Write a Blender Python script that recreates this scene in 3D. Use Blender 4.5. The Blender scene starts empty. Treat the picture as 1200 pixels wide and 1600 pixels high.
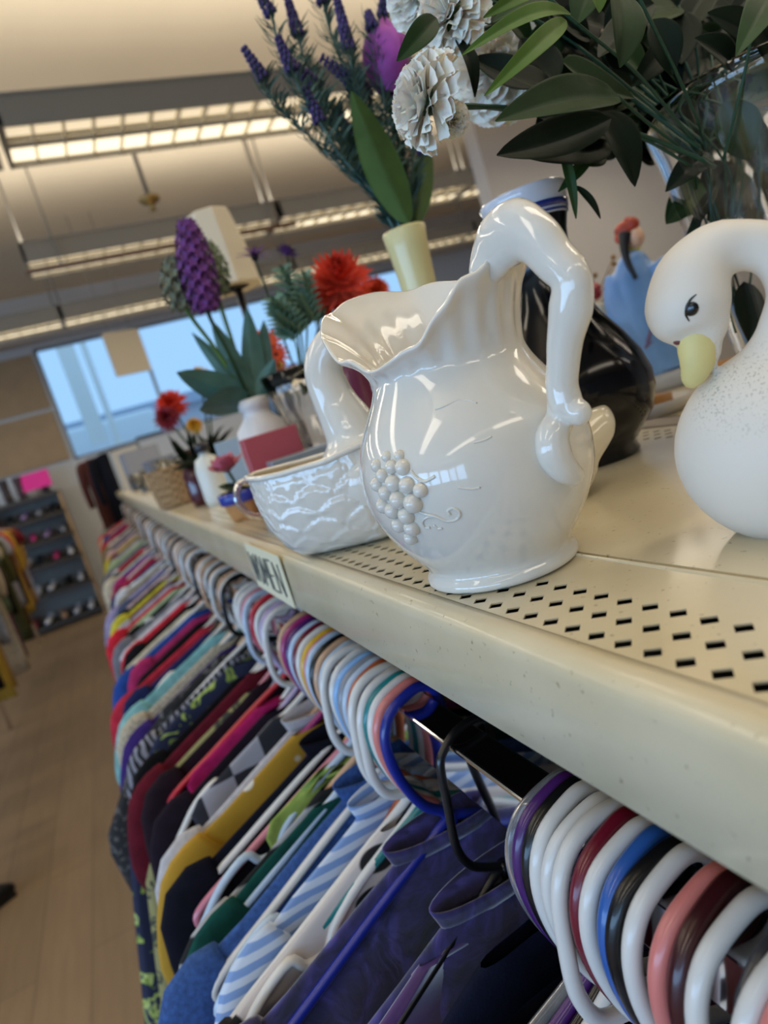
import bpy, math, random
from mathutils import Vector, Matrix, noise
PI = math.pi
scene = bpy.context.scene
COL = scene.collection
random.seed(7)

# ------------------------------------------------------------------ camera
F_PX = 1020.0
AX = Vector((0.86845684, 0.3308753, 0.36919406))      # world axes seen in camera coordinates (right, up, forward)
AY = Vector((-0.4033403, 0.03854141, 0.91423802))
AZ = Vector((-0.28826952, 0.94288711, -0.16692689))
CZ = 1.505                                            # eye height above the floor
cam_d = bpy.data.cameras.new('camera')
cam = bpy.data.objects.new('camera', cam_d); COL.objects.link(cam)
cam.matrix_world = Matrix(((AX[0], AX[1], -AX[2], 0), (AY[0], AY[1], -AY[2], 0), (AZ[0], AZ[1], -AZ[2], CZ), (0, 0, 0, 1)))
cam_d.sensor_fit = 'VERTICAL'; cam_d.sensor_height = 36; cam_d.lens = F_PX * 36 / 1600
cam_d.clip_start = .01; cam_d.clip_end = 200
cam_d.dof.use_dof = True; cam_d.dof.focus_distance = .335; cam_d.dof.aperture_fstop = cam_d.lens / 3.3
scene.camera = cam
scene.view_settings.view_transform = 'Standard'; scene.view_settings.look = 'None'
scene.view_settings.gamma = 1; scene.view_settings.use_curve_mapping = False
scene.view_settings.exposure = -0.12
# ------------------------------------------------------------------ world: pale blue daylight outside
w = bpy.data.worlds.new('daylight'); scene.world = w; w.use_nodes = True
bg = w.node_tree.nodes['Background']; bg.inputs[0].default_value = (.36, .64, 1.0, 1); bg.inputs[1].default_value = 1.15
# ------------------------------------------------------------------ daylight entering by the storefront windows (left and behind)
def area(name, loc, rot, sx, sy, power, col):
    l = bpy.data.lights.new(name, 'AREA'); l.shape = 'RECTANGLE'; l.size = sx; l.size_y = sy; l.energy = power; l.color = col
    o = bpy.data.objects.new(name, l); COL.objects.link(o); o.location = loc; o.rotation_euler = rot
    return o
SKYC = (.36, .62, 1.0)
for i in range(5):
    area('window_daylight', (-8.85, -4.9 + i * 1.9, 1.75), (0, -PI / 2, 0), 2.2, 1.6, 92, SKYC)
for i in range(2):
    area('window_daylight', (-7.9 + i * 2.0, -5.85, 1.75), (PI / 2, 0, 0), 1.6, 2.2, 70, SKYC)
WARM = (1.0, .90, .74)
# ------------------------------------------------------------------ helpers
K = .7                                                # the display and everything on it is laid out in units of 0.7 m around the eye
def px_ray(px, py):
    c = Vector(((px - 600) / F_PX, -(py - 800) / F_PX, 1.0))
    return Vector((AX.dot(c), AY.dot(c), AZ.dot(c)))
def on_y(px, py, y):
    r = px_ray(px, py); return r * (y / r.y)
def on_z(px, py, z):
    r = px_ray(px, py); return r * (z / r.z)
def Wd(p, k=K): return Vector((p[0] * k, p[1] * k, CZ + p[2] * k))

def empty(name, loc, rz=0.0, k=K):
    o = bpy.data.objects.new(name, None); COL.objects.link(o); o.empty_display_size = .02
    o.location = Wd(loc, k); o.rotation_euler = (0, 0, rz); return o
def tag(o, label=None, cat=None, group=None, kind=None):
    if label: o['label'] = label
    if cat: o['category'] = cat
    if group: o['group'] = group
    if kind: o['kind'] = kind
    return o
def copy_tree(o, parent=None):
    c = o.copy(); COL.objects.link(c); c.parent = parent
    if parent and c.name.startswith('shoulder'): c.scale = (1, 1, 1); c.location = (0, 0, 0)
    for ch in o.children: copy_tree(ch, c)
    return c
def catmull(pts, n=6, closed=False):
    pts = [Vector(p) for p in pts]; out = []; m = len(pts)
    for i in range(m if closed else m - 1):
        if closed: p0, p1, p2, p3 = pts[(i - 1) % m], pts[i], pts[(i + 1) % m], pts[(i + 2) % m]
        else: p0, p1, p2, p3 = pts[max(i - 1, 0)], pts[i], pts[i + 1], pts[min(i + 2, m - 1)]
        for j in range(n):
            t = j / n
            out.append(.5 * ((2 * p1) + (-p0 + p2) * t + (2 * p0 - 5 * p1 + 4 * p2 - p3) * t * t + (-p0 + 3 * p1 - 3 * p2 + p3) * t ** 3))
    if not closed: out.append(pts[-1])
    return out
def interp(vals, t):
    t = max(0, min(1, t)) * (len(vals) - 1); i = min(int(t), len(vals) - 2); f = t - i
    f = f * f * (3 - 2 * f) * .35 + f * .65
    return vals[i] * (1 - f) + vals[i + 1] * f

class MB:
    def __init__(s): s.v = []; s.f = []; s.m = []
    def add(s, vs, fs, mi=0):
        b = len(s.v); s.v += [Vector(v) for v in vs]; s.f += [tuple(b + i for i in f) for f in fs]; s.m += [mi] * len(fs); return s
    def box(s, c, d, mi=0, rz=0, M=None):
        x, y, z = d[0] / 2, d[1] / 2, d[2] / 2
        vs = [Vector((a * x, b * y, e * z)) for a in (-1, 1) for b in (-1, 1) for e in (-1, 1)]
        R = M or Matrix.Rotation(rz, 3, 'Z')
        vs = [R @ v + Vector(c) for v in vs]
        return s.add(vs, [(0, 1, 3, 2), (4, 6, 7, 5), (0, 4, 5, 1), (2, 3, 7, 6), (0, 2, 6, 4), (1, 5, 7, 3)], mi)
    def tube(s, path, rad, n=10, mi=0, smooth=5, closed=False, flat=1.0, up=None, caps=True):
        P = catmull(path, smooth, closed) if smooth > 1 else [Vector(p) for p in path]
        m = len(P); R = rad if isinstance(rad, (list, tuple)) else [rad, rad]
        Fl = flat if isinstance(flat, (list, tuple)) else [flat, flat]
        vs = []; fs = []; prev = None
        for i, p in enumerate(P):
            if closed: t = (P[(i + 1) % m] - P[i - 1])
            else: t = P[min(i + 1, m - 1)] - P[max(i - 1, 0)]
            if t.length < 1e-9: t = Vector((0, 0, 1))
            t.normalize()
            if up is not None: a = Vector(up) - t * t.dot(Vector(up))
            elif prev is None:
                a = t.orthogonal()
            else: a = prev - t * t.dot(prev)
            if a.length < 1e-6: a = t.orthogonal()
            a.normalize(); prev = a; b = t.cross(a)
            q = i / (m - 1) if m > 1 else 0
            r = interp(R, q); fl = interp(Fl, q)
            for j in range(n):
                an = 2 * PI * j / n
                vs.append(p + a * (math.cos(an) * r) + b * (math.sin(an) * r * fl))
        for i in range(m if closed else m - 1):
            for j in range(n):
                i2 = (i + 1) % m; fs.append((i * n + j, i2 * n + j, i2 * n + (j + 1) % n, i * n + (j + 1) % n))
        if not closed and caps:
            fs.append(tuple(range(n))); fs.append(tuple((m - 1) * n + j for j in range(n - 1, -1, -1)))
        return s.add(vs, fs, mi)
    def lathe(s, prof, n=40, c=(0, 0, 0), fn=None, mi=0, close_ends=True, M=None):
        vs = []; fs = []; c = Vector(c); m = len(prof)
        for i, (r, z) in enumerate(prof):
            for j in range(n):
                a = 2 * PI * j / n; rr, zz = (r, z) if fn is None else fn(r, z, a, i)
                v = Vector((rr * math.cos(a), rr * math.sin(a), zz))
                vs.append((M @ v if M else v) + c)
        for i in range(m - 1):
            for j in range(n): fs.append((i * n + j, i * n + (j + 1) % n, (i + 1) * n + (j + 1) % n, (i + 1) * n + j))
        if close_ends: fs.append(tuple(range(n - 1, -1, -1))); fs.append(tuple((m - 1) * n + j for j in range(n)))
        return s.add(vs, fs, mi)
    def ball(s, c, r, n=8, mi=0, sc=(1, 1, 1), M=None):
        m = max(4, n // 2 + 1)
        vs = []; fs = []
        for i in range(1, m):
            th = PI * i / m
            for j in range(n):
                a = 2 * PI * j / n; v = Vector((math.sin(th) * math.cos(a) * sc[0], math.sin(th) * math.sin(a) * sc[1], math.cos(th) * sc[2])) * r
                vs.append((M @ v if M else v) + Vector(c))
        for i in range(m - 2):
            for j in range(n): fs.append((i * n + j, (i + 1) * n + j, (i + 1) * n + (j + 1) % n, i * n + (j + 1) % n))
        t = Vector((0, 0, r * sc[2])); t = M @ t if M else t
        k = len(vs); vs += [Vector(c) + t, Vector(c) - t]
        for j in range(n): fs.append((k, j, (j + 1) % n)); fs.append((k + 1, (m - 2) * n + (j + 1) % n, (m - 2) * n + j))
        return s.add(vs, fs, mi)
    def grid(s, fn, nu, nv, mi=0):
        vs = [fn(i / nu, j / nv) for i in range(nu + 1) for j in range(nv + 1)]
        fs = [(i * (nv + 1) + j, (i + 1) * (nv + 1) + j, (i + 1) * (nv + 1) + j + 1, i * (nv + 1) + j + 1) for i in range(nu) for j in range(nv)]
        return s.add(vs, fs, mi)
    def build(s, name, mats, parent=None, k=K, smooth=True, origin=None):
        """vertices are eye-centred layout units (origin None) or local units (parented / origin given)"""
        me = bpy.data.meshes.new(name)
        if parent is None and origin is None: vs = [Wd(v, k) for v in s.v]
        else: vs = [v * k for v in s.v]
        me.from_pydata([tuple(v) for v in vs], [], s.f); me.validate()
        if not isinstance(mats, (list, tuple)): mats = [mats]
        for m in mats: me.materials.append(m)
        if len(mats) > 1 and len(me.polygons) == len(s.m): me.polygons.foreach_set('material_index', s.m)
        if smooth: me.polygons.foreach_set('use_smooth', [True] * len(me.polygons))
        o = bpy.data.objects.new(name, me); COL.objects.link(o)
        if parent: o.parent = parent
        elif origin is not None: o.location = Wd(origin, k)
        return o
def mod_bevel(o, w_, seg=2):
    m = o.modifiers.new('bevel', 'BEVEL'); m.width = w_; m.segments = seg; m.limit_method = 'ANGLE'; return o
def mod_solid(o, t, off=-1):
    m = o.modifiers.new('solid', 'SOLIDIFY'); m.thickness = t; m.offset = off; return o
def mod_sub(o, l=1):
    m = o.modifiers.new('sub', 'SUBSURF'); m.levels = l; m.render_levels = l; return o
def mod_remesh(o, v, it=6):
    m = o.modifiers.new('remesh', 'REMESH'); m.mode = 'VOXEL'; m.voxel_size = v; m.use_smooth_shade = True
    s = o.modifiers.new('smooth', 'SMOOTH'); s.factor = .6; s.iterations = it; return o
def mod_wn(o):
    return o

# ------------------------------------------------------------------ materials
MC = {}
def lin(c):
    return tuple((x / 12.92 if x <= .04045 else ((x + .055) / 1.055) ** 2.4) for x in c)
def rgb(h):
    h = h.lstrip('#'); return lin(tuple(int(h[i:i + 2], 16) / 255 for i in (0, 2, 4))) + (1,)
class NT:
    def __init__(s, name):
        s.m = bpy.data.materials.new(name); s.m.use_nodes = True; s.t = s.m.node_tree; s.b = s.t.nodes['Principled BSDF']
    def n(s, ty, **kw):
        nd = s.t.nodes.new(ty)
        for k, v in kw.items():
            if k.startswith('i_'): nd.inputs[k[2:].replace('_', ' ')].default_value = v
            else: setattr(nd, k, v)
        return nd
    def l(s, a, b): s.t.links.new(a, b)
    def coord(s, sc=(1, 1, 1), rot=(0, 0, 0)):
        tc = s.n('ShaderNodeTexCoord'); mp = s.n('ShaderNodeMapping'); mp.inputs['Scale'].default_value = sc; mp.inputs['Rotation'].default_value = rot
        s.l(tc.outputs['Object'], mp.inputs['Vector']); return mp.outputs['Vector']
    def ramp(s, fac, stops, const=False):
        r = s.n('ShaderNodeValToRGB'); s.l(fac, r.inputs['Fac'])
        if const: r.color_ramp.interpolation = 'CONSTANT'
        e = r.color_ramp.elements
        while len(e) < len(stops): e.new(.5)
        for i, (p, c) in enumerate(stops): e[i].position = p; e[i].color = c
        return r.outputs['Color']
    def bump(s, h, st, d=.001):
        b = s.n('ShaderNodeBump'); b.inputs['Strength'].default_value = st; b.inputs['Distance'].default_value = d
        s.l(h, b.inputs['Height']); s.l(b.outputs['Normal'], s.b.inputs['Normal'])
def pmat(name, col, rough=.5, metal=0, coat=0, nscale=0, namt=.15, bump=0, bscale=200, sheen=0, spec=.5, sss=0, trans=0, ior=1.45, emit=None, estr=0):
    if name in MC: return MC[name]
    t = NT(name); b = t.b; c = rgb(col) if isinstance(col, str) else tuple(col) + (1,)
    b.inputs['Base Color'].default_value = c; b.inputs['Roughness'].default_value = rough; b.inputs['Metallic'].default_value = metal
    b.inputs['Coat Weight'].default_value = coat; b.inputs['Coat Roughness'].default_value = .04; b.inputs['Sheen Weight'].default_value = sheen
    b.inputs['Specular IOR Level'].default_value = spec; b.inputs['Transmission Weight'].default_value = trans; b.inputs['IOR'].default_value = ior
    if sss: b.inputs['Subsurface Weight'].default_value = sss; b.inputs['Subsurface Scale'].default_value = .01
    if emit: b.inputs['Emission Color'].default_value = rgb(emit); b.inputs['Emission Strength'].default_value = estr
    if nscale:
        v = t.coord(); nz = t.n('ShaderNodeTexNoise', i_Scale=nscale, i_Detail=4.0); t.l(v, nz.inputs['Vector'])
        d = tuple(x * (1 - namt) for x in c[:3]) + (1,); h = tuple(min(1, x * (1 + namt)) for x in c[:3]) + (1,)
        t.l(t.ramp(nz.outputs['Fac'], [(.3, d), (.7, h)]), b.inputs['Base Color'])
    if bump:
        v = t.coord(); nz = t.n('ShaderNodeTexNoise', i_Scale=bscale, i_Detail=3.0); t.l(v, nz.inputs['Vector']); t.bump(nz.outputs['Fac'], bump)
    MC[name] = t.m; return t.m
def plastic(name, col): return pmat('plastic ' + name, col, rough=.28, coat=.25)
def cloth(name, col, nscale=60): return pmat('cloth ' + name, col, rough=.9, spec=.2, nscale=nscale, namt=.22, bump=.35, bscale=500)
def pattern(name, kind, c1, c2, sc=30, c3=None):
    if name in MC: return MC[name]
    t = NT(name); t.b.inputs['Roughness'].default_value = .85
    a, b_ = rgb(c1), rgb(c2)
    if kind == 'stripe':
        v = t.coord(); wv = t.n('ShaderNodeTexWave', i_Scale=sc, i_Distortion=.6); wv.bands_direction = 'Z'; t.l(v, wv.inputs['Vector']); fac = wv.outputs['Fac']
        t.l(t.ramp(fac, [(.4, a), (.6, b_)]), t.b.inputs['Base Color'])
    elif kind == 'dots':
        v = t.coord(); vo = t.n('ShaderNodeTexVoronoi', i_Scale=sc); t.l(v, vo.inputs['Vector'])
        t.l(t.ramp(vo.outputs['Distance'], [(.0, b_), (.2, b_), (.24, a)]), t.b.inputs['Base Color'])
    elif kind == 'cow':
        v = t.coord((1, 1, 1.8)); nz = t.n('ShaderNodeTexVoronoi', i_Scale=sc, i_Randomness=1.0); nz.feature = 'F1'; t.l(v, nz.inputs['Vector'])
        t.l(t.ramp(nz.outputs['Distance'], [(.0, b_), (.40, b_), (.44, a)]), t.b.inputs['Base Color'])
    elif kind == 'floral':
        v = t.coord(); nz = t.n('ShaderNodeTexNoise', i_Scale=sc, i_Detail=2.5, i_Distortion=.8); t.l(v, nz.inputs['Vector'])
        t.l(t.ramp(nz.outputs['Fac'], [(.0, a), (.54, a), (.57, b_), (.62, rgb(c3 or c2)), (.68, a)]), t.b.inputs['Base Color'])
    elif kind == 'crush':
        v = t.coord(); nz = t.n('ShaderNodeTexNoise', i_Scale=sc, i_Detail=6.0, i_Distortion=1.4); t.l(v, nz.inputs['Vector'])
        t.l(t.ramp(nz.outputs['Fac'], [(.35, a), (.52, b_), (.7, rgb(c3 or c1))]), t.b.inputs['Base Color'])
        t.bump(nz.outputs['Fac'], .8, .003); t.b.inputs['Sheen Weight'].default_value = .5
    elif kind == 'chevron':
        v = t.coord(); wv = t.n('ShaderNodeTexWave', i_Scale=sc, i_Distortion=6.0, i_Detail=1.0); t.l(v, wv.inputs['Vector'])
        t.l(t.ramp(wv.outputs['Fac'], [(.45, a), (.55, b_)]), t.b.inputs['Base Color'])
    elif kind == 'check':
        v = t.coord(); ck = t.n('ShaderNodeTexChecker', i_Scale=sc); ck.inputs['Color1'].default_value = a; ck.inputs['Color2'].default_value = b_; t.l(v, ck.inputs['Vector'])
        t.l(ck.outputs['Color'], t.b.inputs['Base Color'])
    MC[name] = t.m; return t.m
def glassmat(name='clear glass', col=(1, 1, 1), rough=0.0, ior=1.5):
    if name in MC: return MC[name]
    t = NT(name); t.b.inputs['Base Color'].default_value = tuple(col) + (1,); t.b.inputs['Roughness'].default_value = rough
    t.b.inputs['Transmission Weight'].default_value = 1; t.b.inputs['IOR'].default_value = ior; MC[name] = t.m; return t.m

def shelf_paint():
    t = NT('cream shelf enamel'); b = t.b
    b.inputs['Roughness'].default_value = .3; b.inputs['Coat Weight'].default_value = .35; b.inputs['Coat Roughness'].default_value = .12
    v = t.coord(); n1 = t.n('ShaderNodeTexNoise', i_Scale=14.0, i_Detail=6.0); t.l(v, n1.inputs['Vector'])
    n2 = t.n('ShaderNodeTexNoise', i_Scale=260.0, i_Detail=3.0); t.l(v, n2.inputs['Vector'])
    c1 = t.ramp(n1.outputs['Fac'], [(.3, rgb('#cabd9c')), (.65, rgb('#d5c9ab'))])
    spots = t.ramp(n2.outputs['Fac'], [(.0, rgb('#6e5f44')), (.27, rgb('#8f8062')), (.33, (1, 1, 1, 1))])
    mx = t.n('ShaderNodeMixRGB'); mx.blend_type = 'MULTIPLY'; mx.inputs[0].default_value = .6; t.l(c1, mx.inputs[1]); t.l(spots, mx.inputs[2]); t.l(mx.outputs[0], b.inputs['Base Color'])
    n3 = t.n('ShaderNodeTexNoise', i_Scale=120.0, i_Detail=2.0); t.l(v, n3.inputs['Vector']); t.bump(n3.outputs['Fac'], .12, .0012)
    return t.m
def wood_floor():
    t = NT('vinyl plank floor'); v = t.coord((1, 1, 1), (0, 0, PI / 2))
    br = t.n('ShaderNodeTexBrick', i_Scale=1.0); t.l(v, br.inputs['Vector'])
    br.inputs['Color1'].default_value = rgb('#a68a6a'); br.inputs['Color2'].default_value = rgb('#9c8263'); br.inputs['Mortar'].default_value = rgb('#8d755a')
    br.inputs['Mortar Size'].default_value = .004; br.inputs['Brick Width'].default_value = 1.2; br.inputs['Row Height'].default_value = .18
    nz = t.n('ShaderNodeTexNoise', i_Scale=3.0, i_Detail=6.0); t.l(t.coord((14, 1, 1)), nz.inputs['Vector'])
    mx = t.n('ShaderNodeMixRGB'); mx.blend_type = 'MULTIPLY'; mx.inputs[0].default_value = .35; t.l(br.outputs['Color'], mx.inputs[1]); t.l(nz.outputs['Fac'], mx.inputs[2])
    t.l(mx.outputs[0], t.b.inputs['Base Color']); t.b.inputs['Roughness'].default_value = .5; return t.m
def bisque():
    t = NT('white bisque with soot'); b = t.b; b.inputs['Roughness'].default_value = .55
    tc = t.n('ShaderNodeTexCoord'); v = tc.outputs['Object']
    n2 = t.n('ShaderNodeTexNoise', i_Scale=900.0, i_Detail=2.0); t.l(v, n2.inputs['Vector'])
    n1 = t.n('ShaderNodeTexNoise', i_Scale=22.0, i_Detail=3.0); t.l(v, n1.inputs['Vector'])
    sp = t.ramp(n2.outputs['Fac'], [(.36, (.0, .0, .0, 1)), (.43, (1, 1, 1, 1))])
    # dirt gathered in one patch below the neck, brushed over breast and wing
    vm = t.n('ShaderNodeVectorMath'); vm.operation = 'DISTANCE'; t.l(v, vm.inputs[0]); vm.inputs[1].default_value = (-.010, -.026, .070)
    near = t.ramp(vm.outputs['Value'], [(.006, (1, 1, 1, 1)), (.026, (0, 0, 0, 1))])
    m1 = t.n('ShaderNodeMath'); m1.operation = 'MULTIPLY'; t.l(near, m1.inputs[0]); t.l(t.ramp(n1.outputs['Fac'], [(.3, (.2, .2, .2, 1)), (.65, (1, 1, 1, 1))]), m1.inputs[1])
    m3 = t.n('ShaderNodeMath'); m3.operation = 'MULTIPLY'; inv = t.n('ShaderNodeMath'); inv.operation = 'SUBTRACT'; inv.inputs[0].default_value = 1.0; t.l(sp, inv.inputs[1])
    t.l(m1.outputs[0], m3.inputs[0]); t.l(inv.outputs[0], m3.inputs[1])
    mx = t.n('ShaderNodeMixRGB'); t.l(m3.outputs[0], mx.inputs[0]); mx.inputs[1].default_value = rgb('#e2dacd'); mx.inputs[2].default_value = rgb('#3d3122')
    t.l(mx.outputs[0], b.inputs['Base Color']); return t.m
M_shelf = shelf_paint(); M_floor = wood_floor(); M_bisque = bisque()
M_white = pmat('white glazed ceramic', '#e0dbd0', rough=.09, coat=.6, bump=.05, bscale=60, sss=.05)
M_navy = pmat('midnight glaze', '#04050b', rough=.12, coat=.1, spec=.4)
M_ceiling = pmat('ceiling paint', '#d2c5ae', rough=.9, nscale=1.5, namt=.03)
M_wall = pmat('warm grey wall paint', '#bdb8b2', rough=.85, nscale=2, namt=.03)
M_wallblue = pmat('pale grey wall paint', '#c2c6ca', rough=.85, nscale=2, namt=.03)
M_grey = pmat('grey fixture metal', '#8d877b', rough=.5)
M_dark = pmat('dark metal', '#1b1a1c', rough=.5)
M_chrome = pmat('chromed steel', '#e8e8ea', rough=.07, metal=1)
M_tan = pmat('tan fibreboard', '#a58a68', rough=.7, nscale=6, namt=.08)
M_glass = glassmat()
M_green = pmat('leaf green', '#243c1d', spec=.25, rough=.5, nscale=25, namt=.35, bump=.2, bscale=120)
M_green2 = pmat('leaf bright green', '#55732f', spec=.25, rough=.5, nscale=25, namt=.2, bump=.2, bscale=120)
M_green3 = pmat('leaf dark green', '#0f1f12', spec=.25, rough=.5, nscale=25, namt=.3, bump=.2, bscale=120)
M_stem = pmat('stem green', '#1f4633', rough=.5)
M_sage = pmat('sage green', '#4f706b', rough=.7, nscale=80, namt=.3)
M_tulipleaf = pmat('tulip leaf green', '#4c6a35', rough=.5, nscale=30, namt=.2)
M_lav = pmat('lavender violet', '#463a6c', rough=.8, nscale=150, namt=.35)
M_purple = pmat('petal purple', '#a04aa8', rough=.6, nscale=30, namt=.35)
M_petalw = pmat('petal white', '#f6f1e6', rough=.8, nscale=40, namt=.06, sss=.3)
M_orange = pmat('petal orange', '#e2582a', rough=.7, nscale=40, namt=.2)
M_red = pmat('petal red', '#d33a22', rough=.7, nscale=40, namt=.25)
M_magenta = pmat('petal magenta', '#a1407f', rough=.7, nscale=40, namt=.2)
M_yellow = pmat('petal yellow', '#d6a024', rough=.7)
M_pink = pmat('petal pink', '#cf7d8e', rough=.7, nscale=60, namt=.25)
M_dpurple = pmat('petal deep purple', '#4b2466', rough=.7)

# ================================================================== SETTING (metres, eye-centred with k=1)
def struct(name, mb, mat, smooth=False):
    o = mb.build(name, mat, None, k=1, smooth=smooth); o['kind'] = 'structure'; return o
FZ = -CZ; CE = 2.35; YF = 9.2; XL = -9.0; XR = 8.5; YB = -6.0
struct('floor', MB().box(((XL + XR) / 2, (YF + YB) / 2, FZ - .05), (XR - XL, YF - YB, .1)), M_floor)
struct('ceiling', MB().box(((XL + XR) / 2, (YF + YB) / 2, CE + .05), (XR - XL + .4, YF - YB + .4, .1)), M_ceiling)
def wall_holes(name, axis, pos, a0, a1, holes, mat, t=.12):
    mb = MB()
    def b(u0, u1, z0, z1):
        if u1 - u0 < .001 or z1 - z0 < .001: return
        if axis == 'x': mb.box(((u0 + u1) / 2, pos, (z0 + z1) / 2), (u1 - u0, t, z1 - z0))
        else: mb.box((pos, (u0 + u1) / 2, (z0 + z1) / 2), (t, u1 - u0, z1 - z0))
    u = a0
    for (h0, h1, z0, z1) in holes:
        b(u, h0, FZ, CE); b(h0, h1, FZ, z0); b(h0, h1, z1, CE); u = h1
    b(u, a1, FZ, CE)
    return struct(name, mb, mat)
WZ0, WZ1 = .37, 1.80
wall_holes('wall_far', 'x', YF + .06, XL, XR, [(-.13, 5.2, WZ0, WZ1)], M_wallblue)
wall_holes('wall_left', 'y', XL - .06, YB, YF, [(-5.7 + i * 1.9, -4.1 + i * 1.9, -.85, 1.35) for i in range(5)], M_wall)
wall_holes('wall_back', 'x', YB - .06, XL, XR, [(-8.7 + i * 2.0, -7.1 + i * 2.0, -.85, 1.35) for i in range(2)], M_wall)
wall_holes('wall_right', 'y', XR + .06, YB, YF, [], M_wall)
struct('wall_partition', MB().box((6.05, 4.72, (FZ + CE) / 2), (4.9, .16, CE - FZ)), M_wall)
# ceiling bulkhead above the far window
struct('trim_1', MB().box(((XL + XR) / 2, YF - .14, 2.1), (XR - XL, .28, .5)), M_wall)
M_frame = pmat('window frame grey', '#7f8894', rough=.4, metal=.4)
M_pane = glassmat('window pane glass', (.97, .99, 1), 0.0, 1.02)
n = 1
def window(axis, pos, u0, u1, z0, z1, mull=()):
    global n
    mb = MB()
    def b(ua, ub, za, zb, t=.06):
        c = ((ua + ub) / 2, pos, (za + zb) / 2) if axis == 'x' else (pos, (ua + ub) / 2, (za + zb) / 2)
        d = (ub - ua, t, zb - za) if axis == 'x' else (t, ub - ua, zb - za)
        mb.box(c, d)
    f = .035
    b(u0, u1, z0, z0 + f); b(u0, u1, z1 - f, z1); b(u0, u0 + f, z0, z1); b(u1 - f, u1, z0, z1)
    for m_ in mull: b(m_ - .02, m_ + .02, z0, z1)
    o = struct('window_%d' % n, mb, M_frame)
    g = MB(); c = ((u0 + u1) / 2, pos, (z0 + z1) / 2) if axis == 'x' else (pos, (u0 + u1) / 2, (z0 + z1) / 2)
    g.box(c, (u1 - u0 - .02, .006, z1 - z0 - .02) if axis == 'x' else (.006, u1 - u0 - .02, z1 - z0 - .02))
    gp = g.build('window_pane', M_pane, None, k=1, smooth=False); gp.parent = o
    n += 1
window('x', YF + .05, -.13, 5.2, WZ0, WZ1, (1.13, 2.3, 3.6))
for i in range(5): window('y', XL - .06, -5.7 + i * 1.9, -4.1 + i * 1.9, -.85, 1.35, (-4.9 + i * 1.9,))
for i in range(2): window('x', YB - .06, -8.7 + i * 2.0, -7.1 + i * 2.0, -.85, 1.35, (-7.9 + i * 2.0,))
# tan boards on the far wall, left of the window
for i, (z0, z1) in enumerate(((.40, 1.03), (1.07, 1.74))):
    o = MB().box((-1.15, YF - .015, (z0 + z1) / 2), (1.95, .03, z1 - z0)).build('wall_board', M_tan, None, k=1, smooth=False)
    tag(o, ['lower tan fibreboard panel on the far wall above the shoe shelf', 'upper tan fibreboard panel on the far wall beside the window'][i], 'panel', 'tan boards left of the far window')
# outside the far window: parking lot, buildings
struct('ground_outside', MB().box((3, 40, FZ - .1), (120, 60, .1)), pmat('asphalt', '#9aa0a6', rough=.9))
bo = empty('building', (3.0, 34, FZ), k=1)
tag(bo, 'pale flat roofed building outside beyond the far window', 'building')
MB().box((0, 0, 1.9), (60, 6, 3.8)).build('wall', pmat('pale stucco', '#d8d3d6', rough=.9), bo, k=1, smooth=False)
MB().box((0, -.2, 4.0), (60.6, 6.6, .5)).build('roof', pmat('roof edge', '#b9c2d0', rough=.8), bo, k=1, smooth=False)
vh = empty('delivery_van', (.55, 18, FZ), k=1); tag(vh, 'white delivery van parked outside the far window', 'van')
vb = MB().box((0, 0, 1.75), (2.6, 2, 2.3)).build('body', pmat('white van paint', '#f2f1ee', rough=.3, coat=.5), vh, k=1); mod_bevel(vb, .12, 3)
MB().box((1.0, -1.01, 2.0), (.7, .02, .6)).build('window', M_dark, vh, k=1, smooth=False)
for sx in (-.8, .8): 
    m_ = MB(); m_.tube([(sx, -1.02, .35), (sx, -.75, .35)], .35, n=20, smooth=1); m_.build('wheel', M_dark, vh, k=1)
sp = empty('sign_post', (.72, 15, FZ), k=1); tag(sp, 'tall white post standing outside the far window', 'post')
MB().box((0, 0, 2.2), (.12, .12, 4.4)).build('pole', pmat('white post', '#fbf6ea', rough=.5), sp, k=1, smooth=False)
MB().box((-.35, 0, 3.4), (.34, .1, 2.2)).build('panel', MC['white post'], sp, k=1, smooth=False)

# ------------------------------------------------------------------ suspended fluorescent fixtures (rows run along X)
M_lit = pmat('lit diffuser', '#fff1cf', rough=.5, emit='#fff0cf', estr=1.5)
M_lit2 = pmat('lit inner reflector', '#efe6cf', rough=.5, emit='#ffedcc', estr=.75)
M_louv = pmat('louver blade', '#cfc2a2', rough=.45)
def fixture(x, y, L, z=1.6):
    r = empty('ceiling_light', (x, y, z), k=1)
    h = MB(); h.box((L / 2, -.20, .07), (L, .01, .14)); h.box((L / 2, .21, .07), (L, .01, .14)); h.box((L / 2, 0, .135), (L, .42, .01))
    h.box((.01, 0, .07), (.02, .41, .13)); h.box((L - .01, 0, .07), (.02, .41, .13)); h.box((L / 2, 0, .012), (L, .014, .024))
    h.build('housing', M_grey, r, k=1, smooth=False)
    MB().box((L / 2, -.10, .05), (L - .04, .18, .006)).build('inner_reflector', M_lit2, r, k=1, smooth=False)
    MB().box((L / 2, .105, .03), (L - .04, .19, .006)).build('diffuser', M_lit, r, k=1, smooth=False)
    b = MB(); nb = int(L / .135)
    for i in range(1, nb): b.box((L * i / nb, 0, .022), (.008, .40, .034))
    b.build('louver', M_louv, r, k=1, smooth=False)
    for q in (.03, L - .03):
        MB().tube([(q, 0, .14), (q, 0, CE - z)], .009, n=6, smooth=1).build('hanging_rod', M_grey, r, k=1)
    return r
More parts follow.
